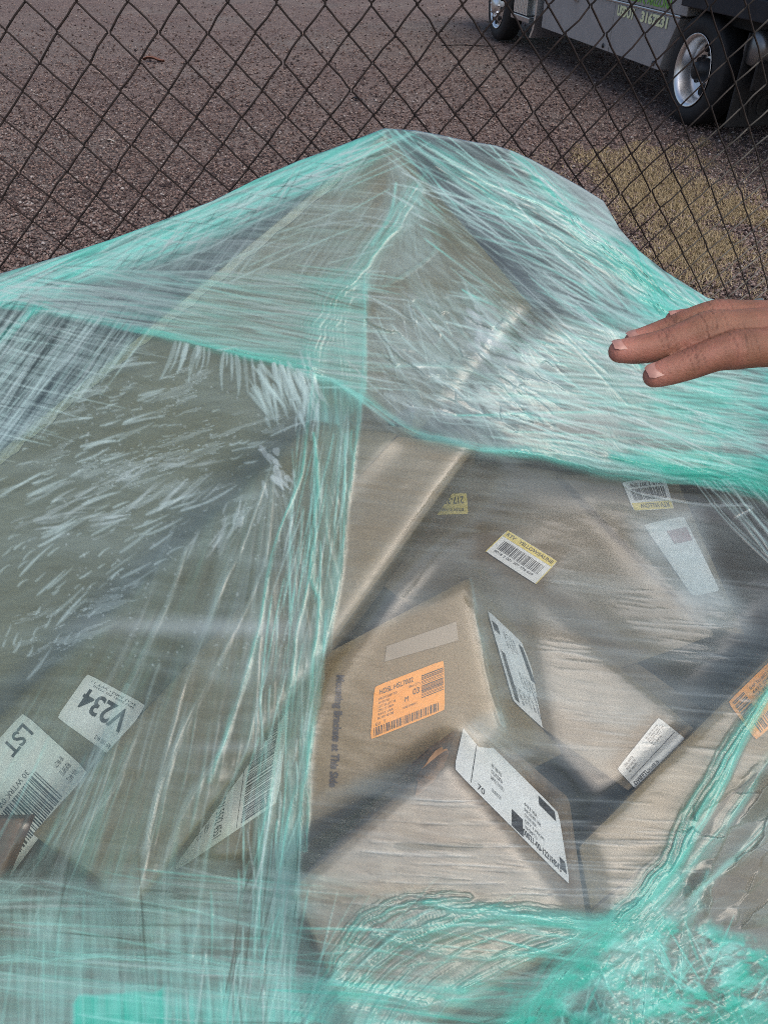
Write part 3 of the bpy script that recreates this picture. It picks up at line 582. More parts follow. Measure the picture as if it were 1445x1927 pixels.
for ch in HD[:4]:
    tip = P(ch[0][0], ch[0][1], np.array(ch[0][2])); rosy = np.maximum(rosy, .75 * np.exp(-(np.linalg.norm(hv - tip, axis=1) / .011) ** 2))
    for kn, s0 in ((4 if len(ch) > 6 else 3, .006), (2, .0035)):
        c0 = P(ch[kn][0], ch[kn][1], np.array(ch[kn][2])); ax = P(ch[kn + 1][0], ch[kn + 1][1], np.array(ch[kn + 1][2])) - P(ch[kn - 1][0], ch[kn - 1][1], np.array(ch[kn - 1][2])); ax /= np.linalg.norm(ax)
        rel = hv - c0; al = rel @ ax; rd = np.linalg.norm(rel - al[:, None] * ax, axis=1)
        near = rd < ch[kn][3] / 1000 * 1.35
        sd_ = np.cross(ax, [0, 0, 1.]); side = (rel @ sd_)
        for q_, st_ in ((-1, .3), (0, .42), (1, .28), (-.45, .16), (.5, .2)):
            a0 = q_ * s0 + .0005 * np.cos(side * 260 + q_ * 3) + .0005 * np.abs(side) * 60 * q_
            cre = np.maximum(cre, near * st_ * np.exp(-((al - a0) / .00042) ** 2) * np.clip(hn[:, 2] * 1.5 + .35, 0, 1))
hv2 = hv - hn * (cre * .0006)[:, None]
me2.vertices.foreach_set('co', (hv2 - np.array(hand['_o'], np.float32)).astype(np.float32).ravel())
for nm, arr in (('rosy', rosy), ('crease', cre)):
    at2 = me2.attributes.new(nm, 'FLOAT', 'POINT'); at2.data.foreach_set('value', arr.astype(np.float32))
# nails: curved plates laid on the finger ends
def nail(tip, mid, L, Wd, up):
    a = P(*tip[:2], np.array(tip[2])); b = P(*mid[:2], np.array(mid[2])); ax = a - b; ax /= np.linalg.norm(ax)
    upv = np.asarray(up, float); upv = upv - ax * (upv @ ax); upv /= np.linalg.norm(upv); sd_ = np.cross(ax, upv)
    r = tip[3] / 1000; V = []; nu, nv = 10, 10
    for j in range(nv + 1):
        t = j / nv; l = (t - .62) * L
        for i in range(nu + 1):
            s_ = (i / nu * 2 - 1); 
            wd_ = Wd * (1 - .25 * abs(2 * t - 1) ** 4) * (1 if t < .9 else .93); y = s_ * wd_
            yl = y / (Wd * 1.25); rise = r * 1.0 * math.sqrt(max(0, 1 - yl * yl * .75)); tl = l / (r * 2.2)
            V.append(b + (a - b) + ax * l + sd_ * y + upv * (rise * math.sqrt(max(.05, 1 - max(0, tl * 1.9) ** 2 * .75)) + .0003))
    Fc = [(j * (nu + 1) + i, j * (nu + 1) + i + 1, (j + 1) * (nu + 1) + i + 1, (j + 1) * (nu + 1) + i) for j in range(nv) for i in range(nu)]
    return mk('fingernail', V, Fc, M['nail'], hand, smooth=True)
nail(HD[0][0], HD[0][1], .0135, .0056, (.1, -.25, 1)); nail(HD[1][0], HD[1][1], .0135, .0054, (0, -.12, 1)); nail(HD[2][0], HD[2][1], .012, .005, (0, -.1, 1)); nail(HD[3][0], HD[3][1], .009, .004, (0, -.1, 1))
mb = MB(); mb.tube([P(2150, 742, np.array(.56)), P(2300, 800, np.array(.62)), P(2500, 880, np.array(.70)), P(2640, 930, np.array(.76))], [.042, .048, .054, .058], 24); mb.build('sleeve', M['sleeve'], hand, smooth=True)
# ------------------------------------------------------------------ stretch film over the heap
def catmull(pts, n=12):
    p = np.array(pts, float); p = np.vstack([2 * p[0] - p[1], p, 2 * p[-1] - p[-2]]); o_ = []
    for i in range(1, len(p) - 2):
        for t in np.linspace(0, 1, n, endpoint=False):
            o_.append(.5 * (2 * p[i] + (p[i + 1] - p[i - 1]) * t + (2 * p[i - 1] - 5 * p[i] + 4 * p[i + 1] - p[i + 2]) * t * t + (3 * p[i] - p[i - 1] - 3 * p[i + 1] + p[i + 2]) * t ** 3))
    return np.array(o_ + [p[-2]])
SIL = np.array([(-300, 620), (-120, 556), (0, 515), (110, 483), (210, 450), (310, 413), (400, 378), (480, 338), (560, 303), (640, 274), (700, 250), (724, 241), (745, 243), (780, 245), (830, 254), (880, 265), (930, 273), (965, 284), (1000, 300), (1040, 322), (1090, 350), (1135, 378), (1165, 430), (1200, 470), (1250, 510), (1330, 560), (1385, 574), (1405, 575), (1420, 563), (1432, 560), (1450, 575), (1560, 640), (1750, 760)], float)
# depth of the sheet: a membrane stretched in front of the cartons
S8 = 5.; cx = np.arange(-300, 1760, S8); cy = np.arange(200, 2200, S8); CX, CY = np.meshgrid(cx, cy)
base = 1 / ib(CX, CY); Db = base + .10
for poly, pl in FACES: 
    ins = poly_in(poly, CX, CY); Db = np.where(ins, np.minimum(Db, pl.d(CX, CY)), Db)
lim = Db - .005; lim = lim.astype(np.float32); f_ = np.minimum(base - .05, lim).astype(np.float32)
for it in range(1500):
    av = f_.copy(); av[1:-1, 1:-1] = .25 * (f_[:-2, 1:-1] + f_[2:, 1:-1] + f_[1:-1, :-2] + f_[1:-1, 2:]); f_ = np.minimum(av + np.float32(.00007), lim)
for it in range(22):
    f_[1:-1, 1:-1] = .5 * f_[1:-1, 1:-1] + .125 * (f_[:-2, 1:-1] + f_[2:, 1:-1] + f_[1:-1, :-2] + f_[1:-1, 2:])
FD = np.minimum(f_ - .005, lim + .0015)
for it in range(4):
    FD[1:-1, 1:-1] = .5 * FD[1:-1, 1:-1] + .125 * (FD[:-2, 1:-1] + FD[2:, 1:-1] + FD[1:-1, :-2] + FD[1:-1, 2:])
FD = FD - .001
def fdepth(x, y):
    u = np.clip((x - cx[0]) / S8, 0, len(cx) - 1.001); v = np.clip((y - cy[0]) / S8, 0, len(cy) - 1.001); i = u.astype(int); j = v.astype(int); a = u - i; b = v - j
    return (FD[j, i] * (1 - a) + FD[j, i + 1] * a) * (1 - b) + (FD[j + 1, i] * (1 - a) + FD[j + 1, i + 1] * a) * b
NC, NR = 941, 900
xs = np.linspace(-240, 1690, NC); ys = np.interp(xs, SIL[:, 0], SIL[:, 1]); tt = np.linspace(0, 1, NR)
X = np.broadcast_to(xs, (NR, NC)).astype(np.float32); Y = (ys[None] + tt[:, None] * (2150 - ys[None])).astype(np.float32)
A = np.zeros((NR, NC), np.float32); G = np.zeros_like(A); Hh = np.zeros_like(A)
def ss(a, b, x): t = np.clip((x - a) / (b - a), 0, 1); return t * t * (3 - 2 * t)
def over(c, gr, sl=(slice(None), slice(None))):
    c = np.clip(c, 0, .97); a0, g0 = A[sl], G[sl]; a2 = 1 - (1 - a0) * (1 - c); G[sl] = (g0 * a0 * (1 - c) + gr * c) / (a2 + 1e-6); A[sl] = a2
def seg_d(px, py, poly, closed):
    n = len(poly); best = np.full(px.shape, 1e9, np.float32); al = np.zeros_like(best); sg = np.zeros_like(best); acc = 0.
    for i in range(n if closed else n - 1):
        x0, y0 = poly[i]; x1, y1 = poly[(i + 1) % n]; dx, dy = x1 - x0, y1 - y0; L2 = dx * dx + dy * dy + 1e-9; L = math.sqrt(L2)
        t = np.clip(((px - x0) * dx + (py - y0) * dy) / L2, 0, 1); ex, ey = px - x0 - t * dx, py - y0 - t * dy; d = np.sqrt(ex * ex + ey * ey); m = d < best
        best = np.where(m, d, best); al = np.where(m, acc + t * L, al); sg = np.where(m, (px - x0) * dy - (py - y0) * dx, sg); acc += L
    return best, al, np.sign(sg), acc
def pmask(poly, soft, wob=0., seed=1):
    d, *_ = seg_d(X, Y, poly, True); d = np.where(poly_in(poly, X, Y), d, -d)
    if wob: d = d + wob * (fbm(X / 60, Y / 60, seed) - .5) * 2
    return ss(-soft, soft, d)
def streak(ang, fl, fw, seed, warp=0., k=2.2, lo=.5, o=4):
    a = math.radians(ang); u = X * math.cos(a) + Y * math.sin(a); v = -X * math.sin(a) + Y * math.cos(a)
    if warp: v = v + warp * (fbm(u / 260, v / 200, seed + 5, 2) - .5)
    return np.clip((fbm(u / fl, v / fw, seed, o, 2.1, .62) - lo) * k + .5, 0, 1)
def fan(c, fr, fth, seed, k=2.2, lo=.5, warp=0.):
    dx, dy = X - c[0], Y - c[1]; r = np.sqrt(dx * dx + dy * dy); th = np.arctan2(dy, dx)
    if warp: th = th + warp * (fbm(X / 180, Y / 180, seed + 3, 2) - .5)
    return np.clip((fbm(r / fr, th * fth, seed, 4, 2.1, .62) - lo) * k + .5, 0, 1)
def rope(pts, wd, c, gr, seed=1, h=2., strand=.75, edge=0, smooth=True, taper=0.):
    p = catmull(pts) if smooth else np.array(pts, float); w_ = np.max(wd); x0, y0 = p.min(0) - 3 * w_; x1, y1 = p.max(0) + 3 * w_
    i0 = max(0, int(np.searchsorted(xs, x0))); i1 = min(NC, int(np.searchsorted(xs, x1)) + 1)
    rows = np.where(((Y[:, i0:i1] > y0) & (Y[:, i0:i1] < y1)).any(1))[0]
    if len(rows) == 0 or i1 <= i0: return
    sl = (slice(rows[0], rows[-1] + 1), slice(i0, i1)); d, al, sg, L = seg_d(X[sl], Y[sl], p, False)
    if np.ndim(wd): w_ = np.interp(al / L, np.linspace(0, 1, len(wd)), wd)
    v = sg * d + (fbm(al / 60, al * 0, seed + 9, 3) - .5) * w_ * .7
    prof = np.exp(-(v / w_) ** 2 * 1.6)
    if edge: prof = prof * (.45 + .55 * ss(-w_, w_ * .9, v * edge)) * ss(1.05, .98, v * edge / w_)
    n = np.clip((fbm(al / 90, v / 3.6 + 40, seed, 4, 2.1, .65) - .5) * 3 + .5, 0, 1)
    endf = ss(0, 40, al + 5) * ss(0, 40, L - al + 5) if taper else 1.
    over(c * prof * (1 - strand + strand * n) * endf, gr, sl); Hh[sl] += h * prof * (.4 + .6 * n)
def sliver(x, y, ang, L, wd, c, gr=.12, bend=0.):
    m = L * .5 + wd + 2; i0, i1 = int(np.searchsorted(xs, x - m)), int(np.searchsorted(xs, x + m)) + 1
    if i0 < 0 or i1 > NC or i1 - i0 < 2: return
    yc = ys[min(i0, NC - 1)]; r0 = int((y - m - yc - 80) / (2150 - yc) * NR); r1 = int((y + m - yc + 80) / (2150 - yc) * NR); r0 = max(r0, 0); r1 = min(r1, NR)
    if r1 - r0 < 2: return
    sl = (slice(r0, r1), slice(i0, i1)); dx, dy = X[sl] - x, Y[sl] - y; u = (dx * math.cos(ang) + dy * math.sin(ang)) / (L * .5); v = -dx * math.sin(ang) + dy * math.cos(ang) + bend * (u * u - .3)
    prof = wd * np.sqrt(np.clip(1 - u * u, 0, 1)) * (1 - .55 * u)
    cc = ss(0, 1.2, prof - np.abs(v)) * (np.abs(u) < 1); edge = np.exp(-((prof - np.abs(v)) / 1.2) ** 2) * (np.abs(u) < 1)
    over(c * cc + c * .55 * edge, gr, sl); Hh[sl] += cc * .35
R = lambda a, b: float(rng.uniform(a, b))
fine = streak(12, 22, 5, 1); wobble = fbm(X / 9, Y / 9, 77, 3)
# thin clear film everywhere, with soft reflections painted in as broad cloudier bands
soft = streak(6, 420, 46, 3, 60, 2.6, .52); soft2 = streak(9, 300, 16, 4, 40, 2.4, .5)
over(.05 + .13 * soft * (.3 + .7 * soft2) + .03 * fine, .08)
# zones ------------------------------------------------------------
BAND = [(-240, 545), (0, 566), (80, 578), (160, 596), (240, 612), (330, 632), (420, 655), (520, 676), (590, 695), (640, 720), (690, 752), (760, 800), (830, 828), (910, 843), (990, 852), (1060, 868), (1150, 886), (1250, 900), (1350, 912), (1450, 922), (1690, 960)]
bx = np.array(BAND, float); above = ss(-10, 10, np.interp(X, bx[:, 0], bx[:, 1]) - Y)
RB = np.array([(690, 520), (688, 640), (680, 760), (668, 860), (655, 960), (643, 1080), (625, 1170), (608, 1235), (590, 1380), (572, 1490), (562, 1600), (558, 1720), (556, 2000)], float)
left = ss(-3, 3, np.interp(Y, RB[:, 1], RB[:, 0]) - X) * (1 - above)
# upper wrap: left shoulder
ridge = np.interp(X, SIL[:, 0], SIL[:, 1]); dep = Y - ridge
lsh = ss(760, 640, X) * above
s1 = streak(-24, 300, 7, 11, 20, 2.6); s2 = streak(-52, 260, 6, 12, 18, 2.8, .52); s3 = streak(3, 220, 6, 13, 16, 2.8, .52); s4 = streak(9, 260, 7, 14, 24, 2.6)
over(lsh * ss(110, 20, dep + 40 * (fbm(X / 200, Y / 200, 8) - .5)) * (.30 + .5 * s1), .55 + .3 * s1)
over(lsh * ss(40, 150, dep) * (.10 + .16 * s2 + .13 * s3), .25)
hatch0 = ss(.3, .7, fbm(X / 60, Y / 40, 31))
hz = lsh * pmask([(230, 440), (560, 330), (700, 300), (700, 505), (150, 505)], 25, 30)
over(hz * (.20 * streak(-56, 70, 3.2, 33, 8, 3.4, .54) * (.5 + .5 * hatch0) + .16 * streak(4, 60, 3.0, 34, 8, 3.4, .55)), .2)
hb = pmask([(-240, 530), (60, 530), (150, 508), (420, 512), (690, 528), (690, 740), (590, 700), (330, 640), (0, 580), (-240, 560)], 3)
over(hb * (.16 + .36 * s4 * (.5 + .5 * s3)), .42 + .2 * s4)
over(hb * ss(520, 690, X) * (.15 + .25 * s4), .6)
over(pmask([(90, 560), (300, 500), (330, 560), (150, 600)], 12, 20) * .18, .1)
rope([(140, 509), (420, 513), (690, 529)], 3, .45, .3, 3, .6, .3)
rope([(150, 520), (400, 430), (560, 350), (724, 255)], 16, .35, .15, 5, 1.5, .8)
rope([(0, 560), (200, 490), (420, 400), (560, 330), (720, 250)], [10, 26, 34, 24, 6], .55, .75, 6, 2, .8)
rope([(330, 420), (480, 352), (620, 290), (730, 248)], [4, 14, 16, 5], .5, .6, 7, 1.5, .9)
rope([(-60, 700), (0, 640), (70, 580), (140, 520), (212, 452)], [12, 10, 9, 7, 4], .85, .95, 21, 3, .5)
rope([(20, 620), (110, 545), (200, 462)], 4, .5, .6, 22, 1, .6)
rope([(0, 650), (170, 605), (330, 500), (480, 400)], 3, .3, .4, 23, 1, .6)
# shade-coloured side face at the left: long crossing strands
dz = pmask([(-240, 600), (0, 580), (140, 600), (280, 640), (0, 850), (-240, 1030)], 14)
over(dz * (.04 + .30 * streak(-52, 400, 4.5, 41, 10, 3.2, .56) + .22 * streak(-60, 300, 5, 42, 10, 3, .56) + .14 * streak(16, 120, 4, 43, 10, 3, .58)), .28)
# border band of the upper wrap
rope(BAND[:9], [10, 11, 12, 10, 9, 10, 12, 14, 18], .8, .75, 31, 4, .6)
rope(BAND[8:15], [15, 12, 9, 12, 14, 14, 13], .72, .62, 32, 4, .6)
rope([(590, 695), (640, 725), (690, 762), (740, 800)], 4, .8, .5, 33, 2, .4)
rope(BAND[13:20], [8, 12, 16, 18, 20, 16], .7, .8, 34, 4, .7)
over(ss(0, 14, np.interp(X, bx[:, 0], bx[:, 1]) - Y + 16) * ss(60, 0, np.interp(X, bx[:, 0], bx[:, 1]) - Y) * lsh * (.1 + .3 * s4), .45)
# cluster column down the middle
rope([(805, 320), (770, 375), (735, 425), (690, 485), (640, 540), (600, 610), (585, 690)], [7, 24, 20, 26, 40, 40, 22], .78, .72, 51, 4, .75)
rope([(800, 390), (745, 430), (700, 470), (655, 530), (640, 620), (650, 720)], [16, 12, 10, 18, 22, 18], .5, .62, 52, 2, .8)
rope([(745, 345), (735, 400), (700, 460)], [3, 5, 4], .8, .6, 53, 1, .3)
rope([(820, 305), (800, 345), (790, 395), (815, 420), (825, 460), (790, 500), (720, 540)], [3, 8, 10, 6, 4, 4, 3], .5, .5, 54, 1.5, .6)
over(pmask([(590, 600), (690, 540), (687, 640), (681, 760), (640, 800), (585, 790)], 4) * (.16 + .34 * streak(86, 200, 7, 55, 30, 2.4)), .5)
blob = pmask([(740, 290), (810, 380), (825, 450), (790, 500), (700, 545), (600, 560), (690, 470)], 6, 14, 4)
over(blob * (.10 + .20 * fan((770, 300), 120, 40, 56)), .25)
rope([(730, 250), (745, 330), (765, 420)], 22, .22, .12, 57, 1, .9)
# upper wrap: right shoulder
rsh = ss(700, 790, X) * above
r1 = streak(33, 420, 7, 61, 30, 2.8); r2 = streak(40, 300, 5, 62, 24, 2.8, .53); r3 = fan((690, 180), 300, 46, 63, 3.0, .53)
over(rsh * (.03 + .15 * r1 * (.4 + .6 * r3) + .16 * r2 + .10 * r3), .25)
darkz = pmask([(800, 400), (880, 440), (980, 520), (1010, 590), (960, 580), (860, 500)], 30, 20, 6)
A *= 1 - .55 * darkz
darkz2 = pmask([(745, 270), (800, 300), (860, 330), (800, 350)], 22, 10, 6); A *= 1 - .5 * darkz2
rope([(735, 250), (860, 330), (1000, 415), (1130, 500), (1230, 570), (1300, 640)], [8, 16, 18, 20, 22, 20], .72, .62, 64, 4, .8)
rope([(760, 248), (900, 330), (1040, 400), (1180, 480), (1290, 560), (1400, 600)], [5, 14, 18, 22, 26, 24], .6, .7, 65, 4, .85)
rope([(820, 310), (960, 410), (1090, 510), (1180, 600), (1300, 700)], [4, 8, 10, 10, 14], .6, .45, 66, 2, .8)
rope([(965, 290), (1020, 340), (1080, 420), (1150, 480), (1220, 540), (1255, 590)], [10, 24, 26, 24, 22, 20], .85, .93, 67, 5, .7)
rope([(1080, 400), (1200, 490), (1300, 560), (1390, 610)], [6, 18, 20, 20], .7, .88, 68, 4, .85)
rope([(1100, 520), (1140, 600), (1200, 690)], [6, 10, 12], .55, .8, 69, 2, .8)
over(pmask([(960, 286), (1060, 330), (1140, 378), (1170, 440), (1110, 460), (1060, 380), (1000, 320)], 8) * (.34 + .2 * r2), .12)
rope([(780, 247), (880, 267), (965, 287), (1090, 352), (1140, 382)], 4, .55, .1, 70, 1, .3)
rope([(820, 370), (870, 385), (930, 372), (960, 395)], [3, 6, 8, 3], .5, .5, 71, 1.5, .7)
for k, (p0, p1) in enumerate((((800, 380), (1010, 580)), ((830, 420), (1060, 640)), ((780, 370), (960, 600)), ((900, 460), (1140, 700)), ((860, 440), (1180, 760)))): rope([p0, ((p0[0] + p1[0]) / 2 + R(-14, 14), (p0[1] + p1[1]) / 2), p1], 3, .5, .35, 80 + k, 1.2, .5)
# wrinkled pale film under it
wr = pmask([(700, 545), (860, 540), (1000, 600), (1060, 740), (900, 820), (760, 790), (690, 740)], 20, 20, 9)
over(wr * (.06 + .20 * fan((660, 520), 160, 34, 91, 3, .55) + .16 * streak(38, 90, 7, 92, 40, 3, .56)), .15)
for k in range(70):
    x, y = R(700, 1060), R(545, 800)
    if wr[min(NR - 1, int((y - 300) / (2150 - 300) * NR)), int((x + 240) / 1930 * NC)] > .3: sliver(x, y, math.radians(R(10, 60)), R(16, 90), R(1.2, 4.5), R(.15, .4), .18, R(-5, 5))
for k in range(70): sliver(R(890, 1000), R(575, 690), math.radians(R(20, 75)), R(15, 60), R(2, 7), R(.2, .45), .05, R(-6, 6))
rope([(700, 690), (840, 690), (930, 720), (1000, 790)], [4, 7, 8, 5], .5, .45, 93, 2, .6)
rope([(850, 600), (900, 660), (980, 740), (1040, 800)], [3, 6, 7, 5], .45, .4, 94, 2, .6)
vo = pmask([(800, 700), (1000, 730), (1010, 800), (860, 790)], 14)
for k in range(16):
    x, y = R(800, 980), R(700, 770); rope([(x, y), (x + R(20, 50), y + R(10, 40)), (x + R(60, 120), y + R(10, 45))], 1.6, .45, .3, 300 + k, -1.0, .2)
# right lower end of the upper wrap
re_ = pmask([(1010, 640), (1190, 560), (1300, 560), (1690, 640), (1690, 950), (1250, 905), (1040, 860), (930, 820)], 40, 30, 3)
q1 = streak(14, 300, 7, 101, 34, 3, .5); q2 = streak(20, 160, 4, 102, 26, 3, .52); cl = fbm(X / 70, Y / 36, 103, 4)
over(re_ * (.12 + .30 * q1 + .16 * q2) * (.35 + .65 * ss(1000, 1300, X)), .42 + .3 * ss(.4, .6, cl))
over(re_ * ss(1180, 1420, X) * ss(.36, .60, cl) * .55, .85)
over(pmask([(1170, 500), (1290, 570), (1300, 660), (1200, 640)], 20, 20) * (.3 + .3 * q2), .75)
over(pmask([(1180, 840), (1320, 850), (1690, 880), (1690, 960), (1350, 912), (1230, 890)], 12, 16) * (.25 + .6 * streak(10, 200, 8, 104, 20)), 1.0)
A *= 1 - .6 * pmask([(980, 770), (1120, 800), (1300, 840), (1280, 862), (1110, 838), (1000, 800)], 10, 14) * (streak(12, 200, 7, 105, 10, 3) > .55)
rope([(1040, 840), (1090, 858), (1150, 872), (1240, 890)], [10, 22, 24, 12], .75, .35, 106, 3, .6)
# fine taut strands and gaps between them
def strands(n, poly, ang, da, l0, l1, c0, c1, gr, w0=.7, w1=1.5, dark=.25):
    pp = np.array(poly, float); a0, b0 = pp.min(0); a1, b1 = pp.max(0); k = 0; tries = 0
    while k < n and tries < n * 12:
        tries += 1; x, y = R(a0, a1), R(b0, b1)
        if not poly_in(poly, np.array([x]), np.array([y]))[0]: continue
        k += 1; aa_ = math.radians((ang(x, y) if callable(ang) else ang) + rng.normal() * da)
        if rng.random() < dark: cut(x, y, aa_, R(l0, l1), R(w0, w1) * 1.2, R(.25, .6))
        else: sliver(x, y, aa_, R(l0, l1), R(w0, w1), R(c0, c1), gr * R(.4, 1.5), R(-3, 3))
def cut(x, y, ang, L, wd, c):
    m = L * .5 + 4; i0, i1 = int(np.searchsorted(xs, x - m)), int(np.searchsorted(xs, x + m)) + 1
    if i0 < 0 or i1 > NC or i1 - i0 < 2: return
    yc = ys[min(i0, NC - 1)]; r0 = max(0, int((y - m - yc - 90) / (2150 - yc) * NR)); r1 = min(NR, int((y + m - yc + 90) / (2150 - yc) * NR))
    if r1 - r0 < 2: return
    sl = (slice(r0, r1), slice(i0, i1)); dx, dy = X[sl] - x, Y[sl] - y; u = (dx * math.cos(ang) + dy * math.sin(ang)) / (L * .5); v = -dx * math.sin(ang) + dy * math.cos(ang)
    A[sl] *= 1 - c * np.exp(-(v / wd) ** 2) * np.clip(1 - u * u, 0, 1)
strands(260, [(0, 520), (210, 455), (560, 310), (720, 250), (700, 300), (420, 440), (150, 530), (0, 570)], -23, 3, 60, 260, .3, .7, .5)
strands(240, [(300, 430), (700, 280), (735, 420), (690, 520), (150, 510)], lambda x, y: -54 if (x * 7 + y * 3) % 10 < 5.5 else 4, 4, 30, 130, .2, .5, .15, .6, 1.1, .35)
strands(330, [(0, 560), (150, 512), (690, 530), (690, 740), (590, 690), (330, 630), (100, 585)], 8, 4, 40, 220, .25, .65, .35)
strands(380, [(-40, 600), (140, 600), (280, 640), (0, 850), (-60, 900)], lambda x, y: -53 if (x * 7 + y * 3) % 10 < 7.5 else 14, 3, 60, 240, .18, .5, .2, .6, 1.3, .4)
strands(300, [(740, 250), (970, 295), (1160, 420), (1400, 580), (1190, 640), (1060, 740), (900, 560), (790, 400)], lambda x, y: 32 + 10 * math.sin(x / 90.), 6, 60, 260, .25, .7, .4, .7, 1.7, .3)
strands(90, [(700, 540), (880, 545), (1050, 640), (1060, 760), (880, 800), (700, 740)], lambda x, y: 30 + 26 * math.sin(x / 60. + y / 45.), 14, 30, 160, .2, .6, .2, .7, 1.6, .25)
strands(480, [(1010, 660), (1180, 600), (1300, 580), (1500, 620), (1500, 940), (1250, 895), (1000, 850), (900, 800)], lambda x, y: 13 + 8 * math.sin(y / 70.), 4, 70, 300, .15, .55, .5, .7, 1.6, .42)
for p0, p1, w_ in (((790, 395), (1000, 600), 5), ((830, 400), (960, 520), 6), ((868, 470), (975, 575), 3), ((850, 500), (905, 555), 2.5), ((980, 395), (1090, 450), 3), ((905, 455), (1010, 560), 5), ((760, 270), (850, 340), 6), ((800, 350), (870, 430), 6)):
    cut((p0[0] + p1[0]) / 2, (p0[1] + p1[1]) / 2, math.atan2(p1[1] - p0[1], p1[0] - p0[0]), math.hypot(p1[0] - p0[0], p1[1] - p0[1]) * 1.2, w_, .85)
CLR = np.zeros_like(A)
for pl_, k_ in (([(600, 1240), (880, 1100), (935, 1330), (800, 1420), (590, 1500)], .88), ([(900, 985), (1060, 1040), (1020, 1110), (890, 1050)], .7), ([(1140, 1440), (1230, 1330), (1310, 1390), (1200, 1500)], .6), ([(100, 1350), (160, 1260), (285, 1325), (215, 1430)], .25), ([(-20, 1420), (50, 1340), (175, 1455), (20, 1640)], .15), ([(350, 1620), (480, 1430), (540, 1350), (530, 1500)], .3), ([(845, 1350), (1040, 1500), (1075, 1670), (860, 1480)], .5), ([(600, 730), (895, 850), (650, 1200), (690, 900)], .2)):
    mk_ = pmask(pl_, 16, 10, 4); A *= 1 - k_ * mk_; CLR = np.maximum(CLR, mk_ * k_)
over(pmask([(1180, 965), (1300, 960), (1400, 1180), (1330, 1190), (1200, 1050)], 30, 20, 8) * (.42 + .16 * soft2), .08)
over(pmask([(930, 640), (1170, 620), (1180, 830), (930, 850)], 50, 30, 8) * (.04 + .12 * q1), .3)
for pol_, an_, n_ in (([(0, 540), (210, 462), (560, 315), (720, 255), (690, 560), (300, 600), (0, 570)], lambda x, y: -24 + (26 if y > 500 else 0), 36), ([(740, 255), (970, 300), (1160, 430), (1380, 580), (1190, 640), (1000, 700), (850, 500)], lambda x, y: 33 + 8 * math.sin(x / 70.), 90), ([(1010, 680), (1180, 600), (1300, 600), (1450, 720), (1450, 900), (1200, 860), (900, 810)], lambda x, y: 14 + 6 * math.sin(y / 60.), 80)):
    strands(n_, pol_, an_, 5, 60, 240, .8, .97, .3, .45, .9, 0.)  # bright glints painted as thin, nearly opaque pale strands
over(lsh * pmask([(230, 440), (560, 330), (710, 280), (700, 530), (150, 515)], 25, 30) * (.08 + .14 * s3), .45)
A *= 1 - .72 * pmask([(790, 365), (880, 410), (1010, 500), (1060, 620), (980, 640), (850, 500)], 26, 20, 6) * (streak(42, 300, 7, 109, 10, 3, .5) * .6 + .4); A *= 1 - .4 * darkz2
A *= 1 - .3 * lsh * ss(30, 90, dep)
# torn hole and the strands beside it
hole = pmask([(1172, 910), (1200, 902), (1300, 912), (1420, 940), (1440, 965), (1330, 950), (1240, 936), (1190, 926)], 3, 5)
rope([(1150, 862), (1220, 876), (1300, 890), (1380, 906), (1520, 940)], [6, 12, 16, 18, 20], .85, 1.0, 130, 3, .6)
rope([(1190, 470), (1225, 535), (1245, 575), (1280, 610)], [10, 18, 22, 12], .8, .95, 131, 4, .7)
rope([(1205, 560), (1300, 600), (1420, 640)], [8, 16, 20], .6, .9, 132, 3, .8)
over(pmask([(1290, 700), (1445, 720), (1445, 860), (1350, 840), (1240, 770)], 40, 50, 7) * (.15 + .3 * q2), .8)
A *= 1 - hole; A *= 1 - .8 * pmask([(745, 1590), (790, 1582), (900, 1586), (908, 1596), (860, 1602), (780, 1600)], 5, 3)
rope([(1172, 912), (1200, 928), (1270, 942), (1340, 952), (1412, 954), (1385, 975)], [2, 3, 4, 5, 5, 3], .55, .08, 111, 2, .3)
for k in range(14):
    x = 1305 + k * 9; rope([(x, 905), (x + R(50, 70), 975), (x + R(120, 160), 1070)], R(1.5, 3.5), R(.35, .65), .25, 120 + k, 1, .5)
# left drape: clinging slivers on the peaked carton
fl = pmask([(-240, 1060), (0, 830), (290, 620), (420, 660), (585, 710), (575, 810), (500, 940), (330, 1080), (120, 1250), (-240, 1400)], 16)
over(left * .03, .6)
patch_ = fbm((X * .94 - Y * .34) / 70, (X * .34 + Y * .94) / 11 + 2.2 * fbm(X / 130, Y / 110, 137, 3), 138, 5, 2.1, .6); pl_ = ss(.40, .62, fbm(X / 120, Y / 80, 139, 2))
over(fl * .26 * ss(.585, .605, patch_ + .06 * (pl_ - .5)) * pl_ * (.55 + .45 * streak(-20, 60, 3, 140, 20, 3)), .12)
over(fl * .4 * np.exp(-((patch_ + .06 * (pl_ - .5) - .60) / .006) ** 2) * pl_, .1)
over(fl * (.05 + .06 * streak(-18, 200, 9, 131, 40) + .05 * fbm(X / 110, Y / 110, 132)), .2)
for k in range(520):
    x, y = R(-60, 560), R(640, 1260)
    yl = 640 + max(0, (290 - x) * .78); edge = 815 + (520 - x) * .86
    if y < yl or y > edge + 60: continue
    t = np.clip((x) / 500, 0, 1); ang = -14 - 30 * np.clip((y - 820) / 380, 0, 1) - 26 * np.clip((300 - x) / 400, 0, 1) * np.clip((y - 1000) / 200, 0, 1) + R(-9, 9)
    den = vnoise(np.array(x / 70.), np.array(y / 45.), 17); 
    if den < .38 and rng.random() < .8: continue
    if x > 330 and y < 830 and rng.random() < .85: continue
    L = R(8, 30) if rng.random() < .65 else R(30, 95)
    if x + 240 < L: continue
    sliver(x, y, math.radians(ang), L, L * R(.014, .036) + .6, R(.22, .5), .16, R(-3, 3))
